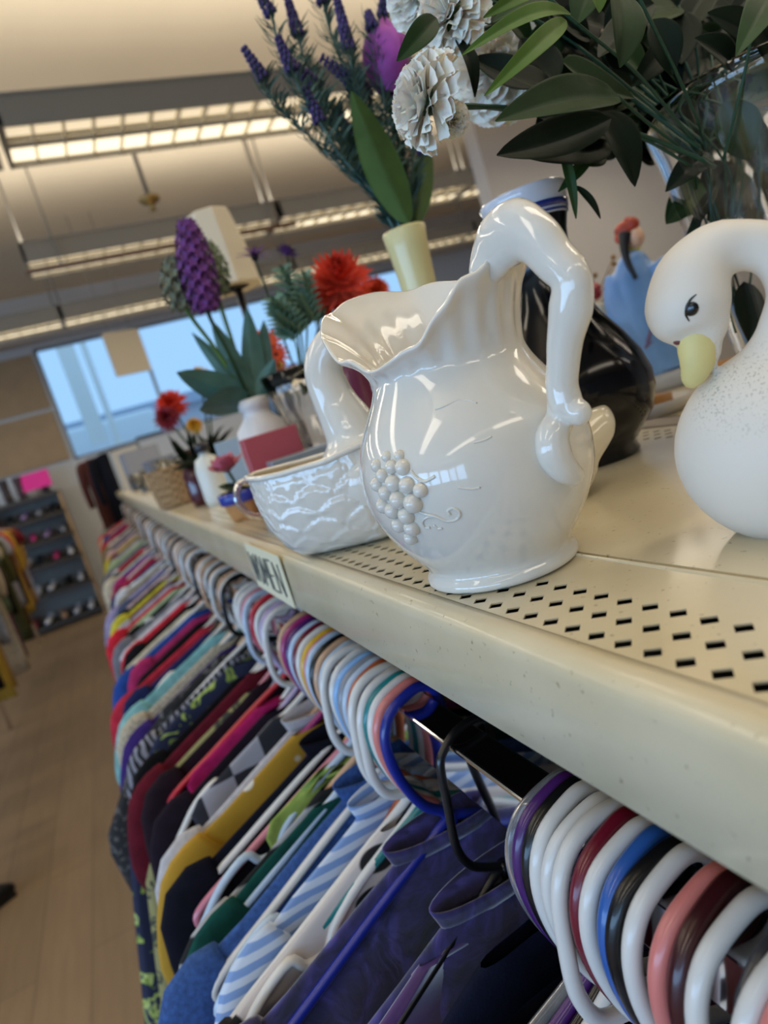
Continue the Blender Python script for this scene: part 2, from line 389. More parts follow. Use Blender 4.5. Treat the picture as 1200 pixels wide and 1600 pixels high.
LD = [
 (-2.33, 3.57, 'nearest suspended ceiling light, leftmost piece entering at the left edge'), (.15, 3.57, 'nearest long suspended ceiling light with bright louver, above the hyacinth'),
 (2.63, 3.57, 'nearest suspended ceiling light behind the tulip and white carnations'), (5.11, 3.57, 'nearest suspended ceiling light hidden behind the dark bouquet leaves'),
 (.08, 5.45, 'middle row suspended light left of the lampshade'), (2.02, 5.45, 'middle row suspended light between lampshade and yellow vase'), (3.96, 5.45, 'middle row suspended light right of the yellow vase flowers'),
 (-2.2, 7.3, 'farthest ceiling light above the tan wall boards'), (.25, 7.3, 'farthest ceiling light just above the window'), (2.70, 7.3, 'farthest ceiling light right of the lampshade base'), (5.15, 7.3, 'farthest ceiling light, rightmost of its row')]
for yy in (1.7, -.2, -2.1):
    for xx in (-2.33, .15, 2.63): LD.append((xx, yy, 'suspended ceiling light above or behind the viewpoint, outside the frame'))
for (x, y, lab) in LD:
    f_ = fixture(x, y, 1.92 if y == 5.45 else 2.45); tag(f_, lab, 'ceiling light', 'suspended fluorescent lights in rows')
for y in (3.57, 5.45, 7.3, 1.7, -.2, -2.1):
    for x in (-2.0, 1.2, 4.2):
        a_ = area('fixture_glow', (x, y, CZ + 1.575), (0, 0, 0), 2.2, .3, 15 if y > 3 else 12, WARM)
# added warm lamps above the closed housings, only to brighten the ceiling
for y in (.3, 3.57, 5.45):
    area('added_ceiling_fill', (1.5, y, CZ + 1.78), (PI, 0, 0), 6.5, .3, 34, (1, .93, .82))
sd = empty('sprinkler_head', (.92, 4.6, 1.62), k=1); tag(sd, 'small brass sprinkler head hanging between the two nearer light rows', 'sprinkler')
M_brass = pmat('brass', '#a78d58', rough=.35, metal=.7)
MB().lathe([(.01, .05), (.07, .045), (.06, .02), (.02, 0), (.015, -.03), (.03, -.035), (.005, -.04)], 14).build('deflector', M_brass, sd, k=1)
MB().tube([(0, 0, .05), (0, 0, CE - 1.62)], .014, n=6, smooth=1).build('drop_pipe', M_grey, sd, k=1)
hs = empty('hanging_sign', (.56, 6.6, .92), k=1); tag(hs, 'blank beige sign board hanging in front of the far window', 'sign')
o = MB().box((.1, 0, .16), (.34, .03, .40), M=Matrix.Rotation(.3, 3, 'Z')).build('board', pmat('beige board', '#b6ab95', rough=.7), hs, k=1, smooth=False)
for q in (0, .2): MB().tube([(q, 0, .36), (q, 0, CE - .92)], .004, n=5, smooth=1).build('wire', M_grey, hs, k=1)
cn = MB().tube([(0.06, 5.2, 1.52), (1.4, 5.2, 1.52), (2.1, 5.2, 1.52)], .018, n=8, smooth=1).build('conduit_pipe', pmat('rusty brown pipe', '#7a5b44', rough=.6), None, k=1)
for q in (.3, 1.9):
    ph_ = MB().tube([(q, 5.2, CZ + 1.52), (q, 5.2, CZ + CE)], .007, n=6, smooth=1).build('pipe_hanger', M_grey, cn, k=1)
tag(cn, 'brown pipe running under the middle row of lights', 'pipe')

# ------------------------------------------------------------------ shoe shelf, far left
M_shoeshelf = pmat('charcoal laminate', '#3f3b39', rough=.6)
ss = empty('shoe_shelf', (-1.35, 8.85, FZ), k=1); tag(ss, 'dark shoe shelf of five levels against the far wall', 'shelf')
MB().box((0, .2, .78), (1.86, .03, 1.55)).build('back_panel', pmat('blue grey panel', '#8d8780', rough=.7), ss, k=1, smooth=False)
for z in (.06, .43, .77, 1.05, 1.32, 1.56):
    MB().box((0, -.02, z), (1.86, .40, .045)).build('shelf_board', M_shoeshelf, ss, k=1, smooth=False)
for sx in (-.93, .93): MB().box((sx, 0, .79), (.03, .42, 1.58)).build('side_panel', M_tan if sx > 0 else M_shoeshelf, ss, k=1, smooth=False)
MB().box((-.02, 0, .79), (.025, .36, 1.5)).build('divider', M_shoeshelf, ss, k=1, smooth=False)
shoe_cols = [('white', '#cfcfd4'), ('black', '#17171a'), ('grey', '#8b8f9a'), ('tan', '#a98567'), ('magenta', '#b0346f'), ('dark red', '#7c1c2c'), ('silver', '#b9bcc6'), ('lilac', '#8c7aa6')]
def shoe_proto(cn_, cc):
    r = empty('shoe', (0, 0, 0), k=1)
    m_ = MB()
    m_.tube([(0, .12, .045), (0, .07, .05), (0, 0, .045), (0, -.07, .032), (0, -.125, .022)], [.026, .036, .034, .04, .018], n=10, smooth=3, flat=.85, up=(1, 0, 0))
    m_.tube([(0, .105, .05), (0, .1, .095)], [.03, .036], n=10, smooth=1)
    m_.build('upper', pmat('shoe ' + cn_, cc, rough=.5), r, k=1)
    s_ = MB(); s_.tube([(0, .13, .01), (0, .05, .01), (0, -.05, .01), (0, -.13, .01)], [.03, .034, .042, .02], n=10, smooth=3, flat=.28, up=(1, 0, 0)); s_.build('sole', pmat('shoe sole', '#3a3634', rough=.8), r, k=1)
    return r
protos = {}
row_names = {0: 'bottom level', 1: 'second level up', 2: 'third level up', 3: 'fourth level up', 4: 'fifth level up'}
for li, z in enumerate((.083, .453, .793, 1.073, 1.343)):
    prev = 'shelf side'
    for k_ in range(9):
        cn_, cc = shoe_cols[(li * 3 + k_ * 5 + (k_ * k_) % 3) % 8] if k_ % 3 else shoe_cols[[0, 6, 0, 2, 1][li]]
        if cn_ not in protos: o = protos[cn_] = shoe_proto(cn_, cc)
        else: o = copy_tree(protos[cn_])
        o.location = Wd((-1.35 + .82 - k_ * .165 - (.04 if k_ > 4 else 0), 8.80, FZ + z + .001), 1); o.rotation_euler = (0, 0, random.uniform(-.3, .3))
        tag(o, '%s shoe on the shoe shelf %s, %s from right end' % (cn_, row_names[li], ['first', 'second', 'third', 'fourth', 'fifth', 'sixth', 'seventh', 'eighth', 'ninth'][k_]), 'shoe', 'shoes on the far shelf')
# things on top of the shoe shelf
ps = empty('price_sign', (-.62, 8.8, .082), k=1); tag(ps, 'bright pink paper sign standing on the shoe shelf', 'sign')
MB().box((0, 0, .17), (.34, .006, .2), M=Matrix.Rotation(-.12, 3, 'X')).build('card', pmat('hot pink card', '#f0309a', rough=.6), ps, k=1, smooth=False)
MB().tube([(0, .02, 0), (0, .02, .1)], .01, n=6, smooth=1).build('stand', M_dark, ps, k=1)
for (dx, nm, lab, col, hh) in ((-.95, 'boot', 'dark brown boot standing on the shoe shelf left of the pink sign', '#3a2d2a', .28), (-.55, 'boot', 'black boot on the shoe shelf next to the pink sign', '#1d1b1e', .22), (-1.13, 'boot', 'tan boot on the shoe shelf, leftmost beside the grey wall', '#b07f45', .2), (-.80, 'boot', 'dark plum boot on the shoe shelf between two other boots', '#4a3338', .27)):
    r = empty('boot', (dx, 8.82 if dx != -.55 else 8.86, .082), .3, k=1); tag(r, lab, 'boot', 'boots on top of the shoe shelf')
    m_ = MB(); m_.tube([(0, 0, hh), (0, 0, hh * .5), (0, .0, .06)], [.055, .045, .05], n=10); m_.tube([(0, .03, .04), (0, -.06, .045), (0, -.15, .03)], [.04, .045, .02], n=10, flat=.8, up=(1, 0, 0)); m_.build('upper', pmat('leather ' + col, col, rough=.5), r, k=1)
    MB().box((0, -.05, .008), (.075, .2, .016)).build('sole', M_dark, r, k=1)

# single shoe on the aisle floor, left frame edge
bs = empty('shoe', (-.98, 2.98, FZ), 2.1, k=1); tag(bs, 'large black shoe on the aisle floor at the left frame edge', 'shoe')
m_ = MB(); m_.tube([(0, .14, .05), (0, .08, .06), (0, 0, .055), (0, -.08, .04), (0, -.145, .025)], [.03, .045, .042, .05, .02], n=12, smooth=4, flat=.8, up=(1, 0, 0)); m_.tube([(0, .12, .06), (0, .11, .115)], [.038, .046], n=12, smooth=1); m_.build('upper', pmat('black leather', '#0c0c0e', rough=.5), bs, k=1)
MB().box((0, 0, .01), (.085, .27, .02)).build('sole', M_dark, bs, k=1)
m_ = MB(); [m_.box((0, -.01 - i * .022, .098 - i * .008), (.05, .006, .004)) for i in range(4)]; m_.build('laces', pmat('white lace', '#d8d8d8'), bs, k=1)

#@@NEAR
# ================================================================== GONDOLA (layout units of 0.7 m, eye-centred)
SZ = -.15; ZF = FZ / K; GY0, GY1 = -.35, 11.2
gd = empty('display_shelf', (.72, GY0, ZF)); tag(gd, 'long cream metal gondola shelf with perforated top and deep front lip', 'shelf')
def gpart(mb, name, mat, smooth=False):
    o0 = Vector((.72, GY0, ZF)); mb.v = [v - o0 for v in mb.v]; return mb.build(name, mat, gd, smooth=smooth)
def extrude_y(mb, prof, y0, y1, ny=1):
    m = len(prof)
    vs = [(x, y0 + (y1 - y0) * j / ny, z) for j in range(ny + 1) for (x, z) in prof]
    fs = [(j * m + i, (j + 1) * m + i, (j + 1) * m + i + 1, j * m + i + 1) for j in range(ny) for i in range(m - 1)]
    return mb.add(vs, fs)
T = .004
seg = [GY0, 1.27, 2.95, 4.63, 6.3, 8.0, 9.6, GY1]
for a, b in zip(seg[:-1], seg[1:]):
    a2, b2 = a + .001, b - .001
    pr = [(.192, SZ - T), (.192, SZ)] + [(.186 - .0135 * math.sin(q * PI / 16), SZ - .0135 + .0135 * math.cos(q * PI / 16)) for q in range(0, 9)] + [(.1708, SZ - .070), (.174, SZ - .0735), (.190, SZ - .0735), (.190, SZ - .070), (.1765, SZ - .064), (.177, SZ - .02), (.192, SZ - T)]
    mb = MB(); extrude_y(mb, pr, a2, b2); gpart(mb, 'shelf_lip', M_shelf, True)
def perforated(x0, rows, pitch_x, y0, y1, d=.006, pitch=.0188, hy=.2085):
    T = .0011
    mb = MB(); ny = int((y1 - y0) / pitch); ys = hy + round((y0 - hy) / pitch) * pitch - pitch / 2
    for r in range(rows):
        for j in range(ny):
            cx = x0 + (r + .5) * pitch_x; cy = ys + (j + .5) * pitch; hx, hy_ = pitch_x / 2, pitch / 2
            o = [(cx - hx, cy - hy_), (cx + hx, cy - hy_), (cx + hx, cy + hy_), (cx - hx, cy + hy_)]
            q = [(cx, cy - d * .95), (cx + d, cy), (cx, cy + d * .95), (cx - d, cy)]
            vs = [(x, y, SZ) for x, y in o + q] + [(x, y, SZ - T) for x, y in o + q]
            top = [(0, 1, 4), (1, 5, 4), (1, 2, 5), (2, 6, 5), (2, 3, 6), (3, 7, 6), (3, 0, 7), (0, 4, 7)]
            fs = top + [tuple(8 + i for i in reversed(t)) for t in top] + [(4 + i, 4 + (i + 1) % 4, 12 + (i + 1) % 4, 12 + i) for i in range(4)]
            mb.add(vs, fs)
    return mb, ys, ys + ny * pitch
PX0 = .1915
mb, ya, yb = perforated(PX0, 3, .0195, GY0, 3.2)
gpart(mb, 'perforated_strip', M_shelf)
mb = MB(); mb.box(((PX0 + .25) / 2, (yb + GY1) / 2, SZ - T / 2), (.25 - PX0, GY1 - yb, T)); mb.box(((.25 + .286) / 2, (GY0 + GY1) / 2, SZ - T / 2), (.036, GY1 - GY0, T)); gpart(mb, 'front_deck', M_shelf)
mb = MB(); mb.tube([(.2885, GY0, SZ - .0025), (.2885, GY1, SZ - .0025)], .0037, n=8, smooth=1); gpart(mb, 'deck_seam', M_shelf, True)
mb = MB(); mb.box(((.2925 + .63) / 2, (GY0 + GY1) / 2, SZ - T / 2 + .001), (.63 - .2925, GY1 - GY0, T)); gpart(mb, 'middle_deck', M_shelf)
mb, _, ye = perforated(.63, 3, .0195, .0, 2.2); mb.box((.6593, (ye + GY1) / 2, SZ - T / 2), (.0585, GY1 - ye, T)); mb.box((.695, (GY0 + GY1) / 2, SZ - T / 2), (.013, GY1 - GY0, T)); gpart(mb, 'perforated_strip', M_shelf)
mb = MB(); mb.box((.735, (GY0 + GY1) / 2, SZ - .022), (.066, GY1 - GY0, .02)); gpart(mb, 'centre_channel', pmat('channel grey', '#77726a', rough=.5))
mb, _, ye = perforated(.772, 4, .0195, .0, 2.2); mb.box((.811, (ye + GY1) / 2, SZ - T / 2), (.078, GY1 - ye, T)); mb.box((1.05, (GY0 + GY1) / 2, SZ - T / 2), (.40, GY1 - GY0, T)); mb.box((1.25, (GY0 + GY1) / 2, SZ - .03), (.006, GY1 - GY0, .06)); gpart(mb, 'rear_deck', M_shelf)
mb = MB(); mb.box((.735, (GY0 + GY1) / 2, (SZ - .04 + ZF) / 2), (.05, GY1 - GY0, SZ - .04 - ZF)); gpart(mb, 'centre_panel', pmat('gondola back panel', '#544f47', rough=.8))
mb = MB(); mb.box((.735, (GY0 + GY1) / 2, ZF + .07), (1.0, GY1 - GY0, .14)); gpart(mb, 'base_deck', M_shelf)
mb = MB(); mb.box((.41, (GY0 + GY1) / 2, SZ - .030), (.44, GY1 - GY0, .003)); gpart(mb, 'dark_shade_sheet', M_dark)  # added dark sheet, stands in for shade behind the holes and over the rail
# chromed hang rail and its brackets
RX, RZ = .200, -.317
hr = empty('hang_rail', (RX + .018, GY0, RZ)); tag(hr, 'chromed rectangular hang rail below the shelf lip, mirror bright', 'rail')
o = MB().box((0, (GY1 - GY0) / 2, -.025), (.036, GY1 - GY0 - .02, .05)).build('bar', M_chrome, hr, smooth=False); mod_bevel(o, .0022, 3)
for yy in (.02, 2.95, 4.63, 6.8, 9.6):
    MB().box((.25, yy - GY0, -.03), (.46, .006, .06)).build('bracket', M_dark, hr, smooth=False)
# handwritten WOMEN sign taped on the lip
sg = empty('paper_sign', (.1690, .905, SZ - .035)); tag(sg, 'cream paper sign reading WOMEN taped on the shelf lip', 'sign')
MB().box((0, 0, -.002), (.0012, .205, .072)).build('paper', pmat('cream paper', '#ddd9bd', rough=.7), sg, smooth=False)
mb = MB()
def stroke(pts, w_=.0022):
    for (a, b), (c, d) in zip(pts[:-1], pts[1:]):
        mb.tube([(-.0012, -a, b), (-.0012, -c, d)], w_ / 2, n=6, smooth=1)
LH = .046
def letter(x, wd, strokes):
    for st in strokes: stroke([(x + wd * p, -.025 + LH * q) for p, q in st])
x0 = -.092
letter(x0, .034, [[(0, 1), (.25, 0), (.5, .9), (.75, 0), (1, 1)]])
letter(x0 + .041, .022, [[(.5, 1), (.1, .8), (0, .4), (.3, 0), (.8, .1), (1, .6), (.5, 1)]])
letter(x0 + .070, .034, [[(0, 0), (.15, 1), (.5, .3), (.85, 1), (1, 0)]])
letter(x0 + .111, .024, [[(1, 1), (0, 1), (0, 0), (1, 0)], [(0, .5), (.8, .5)]])
letter(x0 + .146, .030, [[(0, 0), (.05, 1), (.9, 0), (1, 1)]])
mb.build('lettering', pmat('grey marker ink', '#5d605e', rough=.7), sg)

# ================================================================== GRAPE PITCHER
JB = Vector((.2526, .4228, SZ))
jv = Vector((-JB.x, -JB.y, 0)).normalized(); ju = Vector((0, 0, 1)).cross(jv)      # ju: to the right, jv: towards the eye
JA = math.radians(50)                                                              # handle azimuth from ju towards jv
hd = ju * math.cos(JA) + jv * math.sin(JA); hn = Vector((0, 0, 1)).cross(hd)
jug = empty('pitcher', JB, math.atan2(hd.y, hd.x)); tag(jug, 'glossy white ceramic pitcher with raised grapes and an angular handle, in focus', 'pitcher')
jprof = [(.050, 0), (.0575, .001), (.0595, .004), (.0585, .008), (.0555, .0115), (.0560, .016), (.0640, .026), (.0720, .037), (.0800, .052), (.0850, .066), (.0872, .082), (.0862, .098), (.0815, .114), (.0740, .128), (.0665, .139), (.0605, .149), (.0575, .157)]
def rimz(a):                                                    # a = angle from the spout
    a = (a + PI) % (2 * PI) - PI; d = math.degrees(abs(a))
    if a >= 0: pts = [(0, .234), (15, .226), (35, .205), (60, .181), (85, .169), (105, .168), (125, .174), (143, .188), (160, .204), (180, .214)]
    else: pts = [(0, .234), (15, .234), (35, .228), (60, .220), (85, .208), (105, .202), (125, .204), (145, .209), (163, .213), (180, .214)]
    for (p, q), (r, s_) in zip(pts[:-1], pts[1:]):
        if d <= r:
            t = (d - p) / (r - p); t = t * t * (3 - 2 * t); return q * (1 - t * 1) + s_ * t
    return pts[-1][1]
def rimr(a):
    d = abs((a + PI) % (2 * PI) - PI)
    return .064 + .042 * max(0, math.cos(d)) ** 2.2 + .012 * max(0, -math.cos(d)) ** 2
def jlathe(off):
    mb = MB(); n_ = 96; rows = []
    vs = []; nn = 10
    for (r, z) in jprof:
        ro = max(.001, r - off); zo = max(z, .006) if off > 0 else z
        vs += [(ro * math.cos(2 * PI * j / n_), ro * math.sin(2 * PI * j / n_), zo) for j in range(n_)]
    for i in range(1, nn + 1):
        t = i / nn
        for j in range(n_):
            th = 2 * PI * j / n_; a = th - PI                   # handle at th = 0, spout at PI
            H = rimz(a) + .0016 * math.sin(9 * th) * t; R1 = rimr(a)
            z = .157 + (H - .157) * t
            r = .0575 - .0012 * math.sin(t * PI) + (R1 - .0575) * (t ** 1.7) + .0011 * math.cos(22 * th) * math.sin(min(1, t * 1.15) * PI)
            if off == 0 and i >= nn - 1: r += .0014
            r -= off * (1 if i < nn else .75)
            vs.append((r * math.cos(th), r * math.sin(th), z))
    return vs, n_, len(jprof) + nn
vo, n_, m_o = jlathe(0); vi, _, _ = jlathe(.0052)
mb = MB(); fs = []
for i in range(m_o - 1):
    for j in range(n_): fs.append((i * n_ + j, i * n_ + (j + 1) % n_, (i + 1) * n_ + (j + 1) % n_, (i + 1) * n_ + j))
b0 = len(vo)
# rounded lip ring between outer and inner wall
ring = [((Vector(vo[(m_o - 1) * n_ + j]) + Vector(vi[(m_o - 1) * n_ + j])) / 2 + Vector((0, 0, .0030))) for j in range(n_)]
fs2 = [(b0 + i * n_ + j, b0 + (i + 1) * n_ + j, b0 + (i + 1) * n_ + (j + 1) % n_, b0 + i * n_ + (j + 1) % n_) for i in range(m_o - 1) for j in range(n_)]
rb = b0 + len(vi)
fs3 = [((m_o - 1) * n_ + j, (m_o - 1) * n_ + (j + 1) % n_, rb + (j + 1) % n_, rb + j) for j in range(n_)] + [(rb + j, rb + (j + 1) % n_, b0 + (m_o - 1) * n_ + (j + 1) % n_, b0 + (m_o - 1) * n_ + j) for j in range(n_)]
mb.add(vo + vi + ring, fs + fs2 + fs3 + [tuple(range(n_ - 1, -1, -1)), tuple(b0 + j for j in range(n_))])
mod_sub(mb.build('body', M_white, jug), 1)
# handle: pixel-measured centreline laid in the vertical plane through the axis, converted to (radius, height)
def in_plane(px, py, off=0.0):
    r = px_ray(px, py); o_ = JB + hn * off; t = o_.dot(hn) / r.dot(hn); p = r * t - o_
    return (p.dot(hd), p.z)
hp = [(752, 436), (768, 402), (784, 376), (808, 362), (838, 374), (866, 406), (893, 436), (892, 480), (883, 530), (880, 568), (878, 603), (886, 630), (903, 645)]
hp = [in_plane(*p) for p in hp]
mb = MB()
mb.tube([(r, 0, z) for r, z in hp], [.0085, .0105, .0125, .0135, .0125, .0118, .0110, .0118, .0105, .0100, .0100, .0105, .0075], n=18, smooth=6, flat=[1.2, 1.5, 1.5, 1.4, 1.2, 1.1, 1.05, 1.15, 1.05, 1, 1, 1, .9], up=(0, 1, 0))
mb.ball((hp[-1][0] + .0005, 0, hp[-1][1]), .0085, 12)
HB = mb
# raised grapes, leaf veins and tendrils on the side facing the lens
def jr(z):
    for (r0, z0), (r1, z1) in zip(jprof[:-1], jprof[1:]):
        if z0 <= z <= z1 and z1 > z0: return r0 + (r1 - r0) * (z - z0) / (z1 - z0)
    return .0575
def jug_hit(px, py):
    r = px_ray(px, py); t = .30
    while t < .62:
        p = r * t - JB
        if 0 < p.z < .157 and math.hypot(p.x, p.y) < jr(p.z): return p
        t += .0006
    return None
zr = Matrix.Rotation(-math.atan2(hd.y, hd.x), 3, 'Z')
tl = [zr @ jug_hit(*p) for p in [(864, 652), (856, 682), (860, 708), (874, 731), (896, 747)]]
tl = [p + Vector((p.x, p.y, 0)).normalized() * o_ for p, o_ in zip(tl, (.006, .004, .003, .003, .003))]
HB.tube([(hp[-3][0], 0, hp[-3][1])] + tl, [.0095, .0092, .0108, .0115, .0100, .0066], n=16, smooth=6)
mod_remesh(HB.build('handle', M_white, jug), .0011, 8)
mb = MB()
gr = [(145, 840, 38), (190, 915, 42), (150, 985, 44), (262, 848, 42), (350, 850, 48), (275, 975, 52), (382, 990, 50), (485, 1030, 44), (215, 1050, 46), (312, 1105, 54), (430, 1130, 60), (198, 1150, 48), (268, 1188, 50), (378, 1225, 54), (318, 1300, 48), (420, 1322, 52), (410, 1398, 46), (222, 768, 32), (322, 762, 34)]
for (cx, cy, rr) in gr:
    p = jug_hit(560 + .2 * cx, 560 + .2 * cy)
    if p: mb.ball(zr @ p, rr * .2 / 1020 * .46 * 1.3, 14)
gco = mb.build('grape_cluster', M_white, jug)
mb = MB()
def relief(pts, rad):
    ps_ = [jug_hit(560 + .2 * x, 560 + .2 * y) for x, y in pts]; ps_ = [zr @ p for p in ps_ if p]
    if len(ps_) > 1: mb.tube(ps_, rad, n=8, smooth=5)
relief([(430, 1180), (520, 1215), (600, 1235), (690, 1270), (770, 1255), (790, 1205), (740, 1170), (700, 1190), (715, 1225)], .0011)
relief([(600, 1235), (540, 1240), (500, 1275), (520, 1320), (560, 1320)], .0010)
relief([(590, 1300), (620, 1330), (655, 1325)], .0010)
mb.build('tendril', M_white, gco)
mb = MB()
relief([(410, 880), (450, 930), (520, 960), (600, 920)], .0012); relief([(600, 400), (680, 370), (800, 320), (930, 350)], .0007); relief([(780, 1010), (880, 1020), (950, 1010)], .0007); relief([(900, 660), (980, 640), (1040, 610)], .0007)
mb.build('leaf_relief', M_white, gco)

# ================================================================== GLOSSY WHITE SWAN PLANTER (behind the pitcher)
SB = Vector((.235, .705, SZ)); axd = Vector((.155, -.155, 0)).normalized()           # tail -> breast
axd = Vector((.78, -.62, 0)).normalized()
swl = empty('swan_planter', SB, math.atan2(axd.y, axd.x)); tag(swl, 'glossy white swan shaped planter with feathered sides behind the pitcher', 'planter')
M_creamw = pmat('cream inside glaze', '#cdb994', rough=.25, coat=.3)
# hull : stations along the axis (s, half width, bottom z, top z)
st = [(-.096, .006, .082, .108), (-.090, .022, .058, .107), (-.080, .036, .034, .106), (-.066, .049, .012, .105), (-.05, .057, .002, .104), (-.02, .062, 0, .104), (.015, .063, 0, .104), (.045, .059, 0, .108), (.07, .048, .004, .112), (.085, .032, .02, .11), (.093, .012, .04, .10)]
def hull(q, a, inset=0.0):
    f = q * (len(st) - 1); i = min(int(f), len(st) - 2); t = f - i
    s_, hw, zb, zt = [st[i][k] * (1 - t) + st[i + 1][k] * t for k in range(4)]
    # a: 0 = left rim, 1 = right rim around the keel
    an = PI * a; y = -math.cos(an); z = math.sin(an)
    y = math.copysign(abs(y) ** .62, y); z = z ** .8
    feather = 0
    if not inset:
        X_ = (1 - z) * 6.0; r_ = math.floor(X_); f_ = X_ - r_; s0_ = .62 * abs(math.sin((q * 6.5 + (r_ % 2) * .5) * PI))
        t_ = (1 - (s0_ - f_) * .9) if f_ < s0_ else (f_ - s0_) * .7
        feather = .0023 * t_ * min(1, (1 - z) * 9)
    hw2 = max(.001, hw - inset + feather)
    return Vector((s_ + inset * (1 if q < .3 else (-1 if q > .8 else 0)), y * hw2 * (.86 + .14 * z if z < .7 else .958), zt - (zt - zb - inset) * z - feather * .3))
mb = MB(); mb.grid(lambda q, a: hull(q, a), 160, 110)
hullo = mb.build('hull', M_white, swl)
mb = MB(); mb.grid(lambda q, a: hull(.02 + q * .72, a, .006), 30, 24); mb.build('basin', M_creamw, hullo)
mb = MB()
rim = [hull(q / 24, 0) for q in range(1, 22)] + [hull(1 - q / 24, 1) for q in range(3, 24)]
mb.tube(rim, .0035, n=8, smooth=2, closed=True); mb.build('rim', M_white, hullo)
mb = MB()
def swl_pt(px, py, off=0.0):                       # on the vertical plane through the swan's axis
    nrm = Vector((-axd.y, axd.x, 0)); r = px_ray(px, py); o_ = SB + nrm * off; t = o_.dot(nrm) / r.dot(nrm); p = r * t - SB
    return Vector((p.dot(axd), 0, p.z))
npx = [(600, 760), (572, 715), (548, 670), (522, 625), (505, 580), (512, 548), (535, 530), (570, 535), (598, 560), (612, 590)]
mb.tube([swl_pt(*p) for p in npx], [.055, .044, .031, .024, .0215, .0205, .0205, .021, .024, .024], n=20, smooth=6)
mb.ball((.045, 0, .07), .06, 20, sc=(.95, .95, 1.0))
mb.ball(swl_pt(618, 598), .028, 16)
no = mb.build('neck_and_breast', M_white, swl); mod_remesh(no, .0022, 14)
mb = MB(); b_ = swl_pt(622, 618); mb.tube([b_, b_ + Vector((.006, 0, -.02)), b_ + Vector((.012, 0, -.045))], [.017, .012, .005], n=12, flat=.7); mb.build('beak', M_white, swl)

# ================================================================== BISQUE SWAN (right)
RB = Vector((.37, .27, SZ)); rv = Vector((-RB.x, -RB.y, 0)).normalized(); ru = Vector((0, 0, 1)).cross(rv)
swr = empty('swan_figurine', RB, math.atan2(ru.y, ru.x)); tag(swr, 'matte white swan figurine with yellow beak and black eye, cropped at the right edge', 'figurine')
def rpt(px, py, dep=0.0):                          # local: x = right, -y = towards the eye (dep towards eye)
    r = px_ray(px, py); t = (RB + rv * dep).dot(rv) / r.dot(rv); p = r * t - RB
    return Vector((p.dot(ru), -dep, p.z))
mb = MB()
npx = [((1196, 670), .004), ((1220, 595), .002), ((1240, 515), .0), ((1243, 445), .0), ((1210, 394), .0), ((1160, 383), .002), ((1113, 396), .005), ((1083, 434), .009), ((1074, 480), .012), ((1080, 516), .013)]
mb.tube([rpt(*p, d) for p, d in npx], [.038, .030, .0195, .0150, .0142, .0142, .0175, .0225, .0245, .0185], n=22, smooth=6)
mb.ball(rpt(1062, 488, .012), .0195, 18); mb.ball(rpt(1096, 500, .012), .0160, 18, sc=(1, .9, 1.1)); mb.ball(rpt(1094, 540, .012), .0125, 16, sc=(1, .9, 1.3))
mb.ball(rpt(1246, 690), .0690, 32, sc=(1.0, .72, .92)); mb.ball((.075, 0, .062), .062, 24, sc=(1.1, .8, .8))
mb.ball(rpt(1176, 685), .038, 20, sc=(1, .9, 1.0))
mb.tube([(.115, 0, .075), (.15, 0, .095), (.178, 0, .125)], [.03, .022, .004], n=14, flat=.8)
mb.lathe([(.035, .0), (.040, .006), (.045, .014)], 28, c=(.035, 0, 0))
bo = mb.build('body', M_bisque, swr); mod_remesh(bo, .0016, 16)
# wing, slightly proud of the side
mb = MB(); mb.ball((.072, -.043, .058), .05, 24, sc=(1.25, .35, .8)); mb.tube([(.02, -.047, .07), (.005, -.05, .05), (.025, -.05, .03)], [.006, .007, .005], n=10)
mod_remesh(mb.build('wing', M_bisque, swr), .0018, 12)
M_beak = pmat('pale yellow beak', '#dfd08c', rough=.5, nscale=60, namt=.08)
bpy.context.view_layer.update()
def surf(obj, root, px, py, out=0.0):
    """point of obj's visible surface under a direction of view, in root's local layout units"""
    ev = obj.evaluated_get(bpy.context.evaluated_depsgraph_get()); mi = obj.matrix_world.inverted()
    o_ = mi @ Vector((0, 0, CZ)); d_ = (mi.to_3x3() @ px_ray(px, py)).normalized()
    ok, loc, nr, _ = ev.ray_cast(o_, d_)
    if not ok: return rpt(px, py, .03)
    return (loc + nr * out * K) / K
def sb(px, py, out=0.0): return surf(bo, swr, px, py, out)
mb = MB(); q0 = sb(1088, 522, -.014)
mb.tube([q0, rpt(1090, 545, -q0.y + .002), rpt(1089, 570, -q0.y + .003), rpt(1083, 590, -q0.y + .002), rpt(1079, 602, -q0.y)], [.0118, .0116, .0100, .0074, .0036], n=20, smooth=5, flat=.9); bko = mb.build('beak', M_beak, swr)
M_eye = pmat('black enamel', '#08080a', rough=.2, coat=.5)
mb = MB(); mb.ball(sb(1080, 482, -.0008), .0041, 16, sc=(1, .4, 1.08)); eyo = mb.build('eye', M_eye, swr)
mb = MB(); mb.tube([sb(1088, 460, .0002), sb(1079, 468, .0002), sb(1073, 480, .0002), sb(1072, 492, .0002), sb(1077, 502, .0002)], [.0003, .0007, .0009, .0007, .0003], n=6); mb.build('eyeliner', M_eye, eyo)
mb = MB(); mb.ball(sb(1060, 535, -.001), .0033, 10, sc=(1, .6, .7)); mb.build('nostril', pmat('dark red brown', '#6b3430', rough=.5), bko)

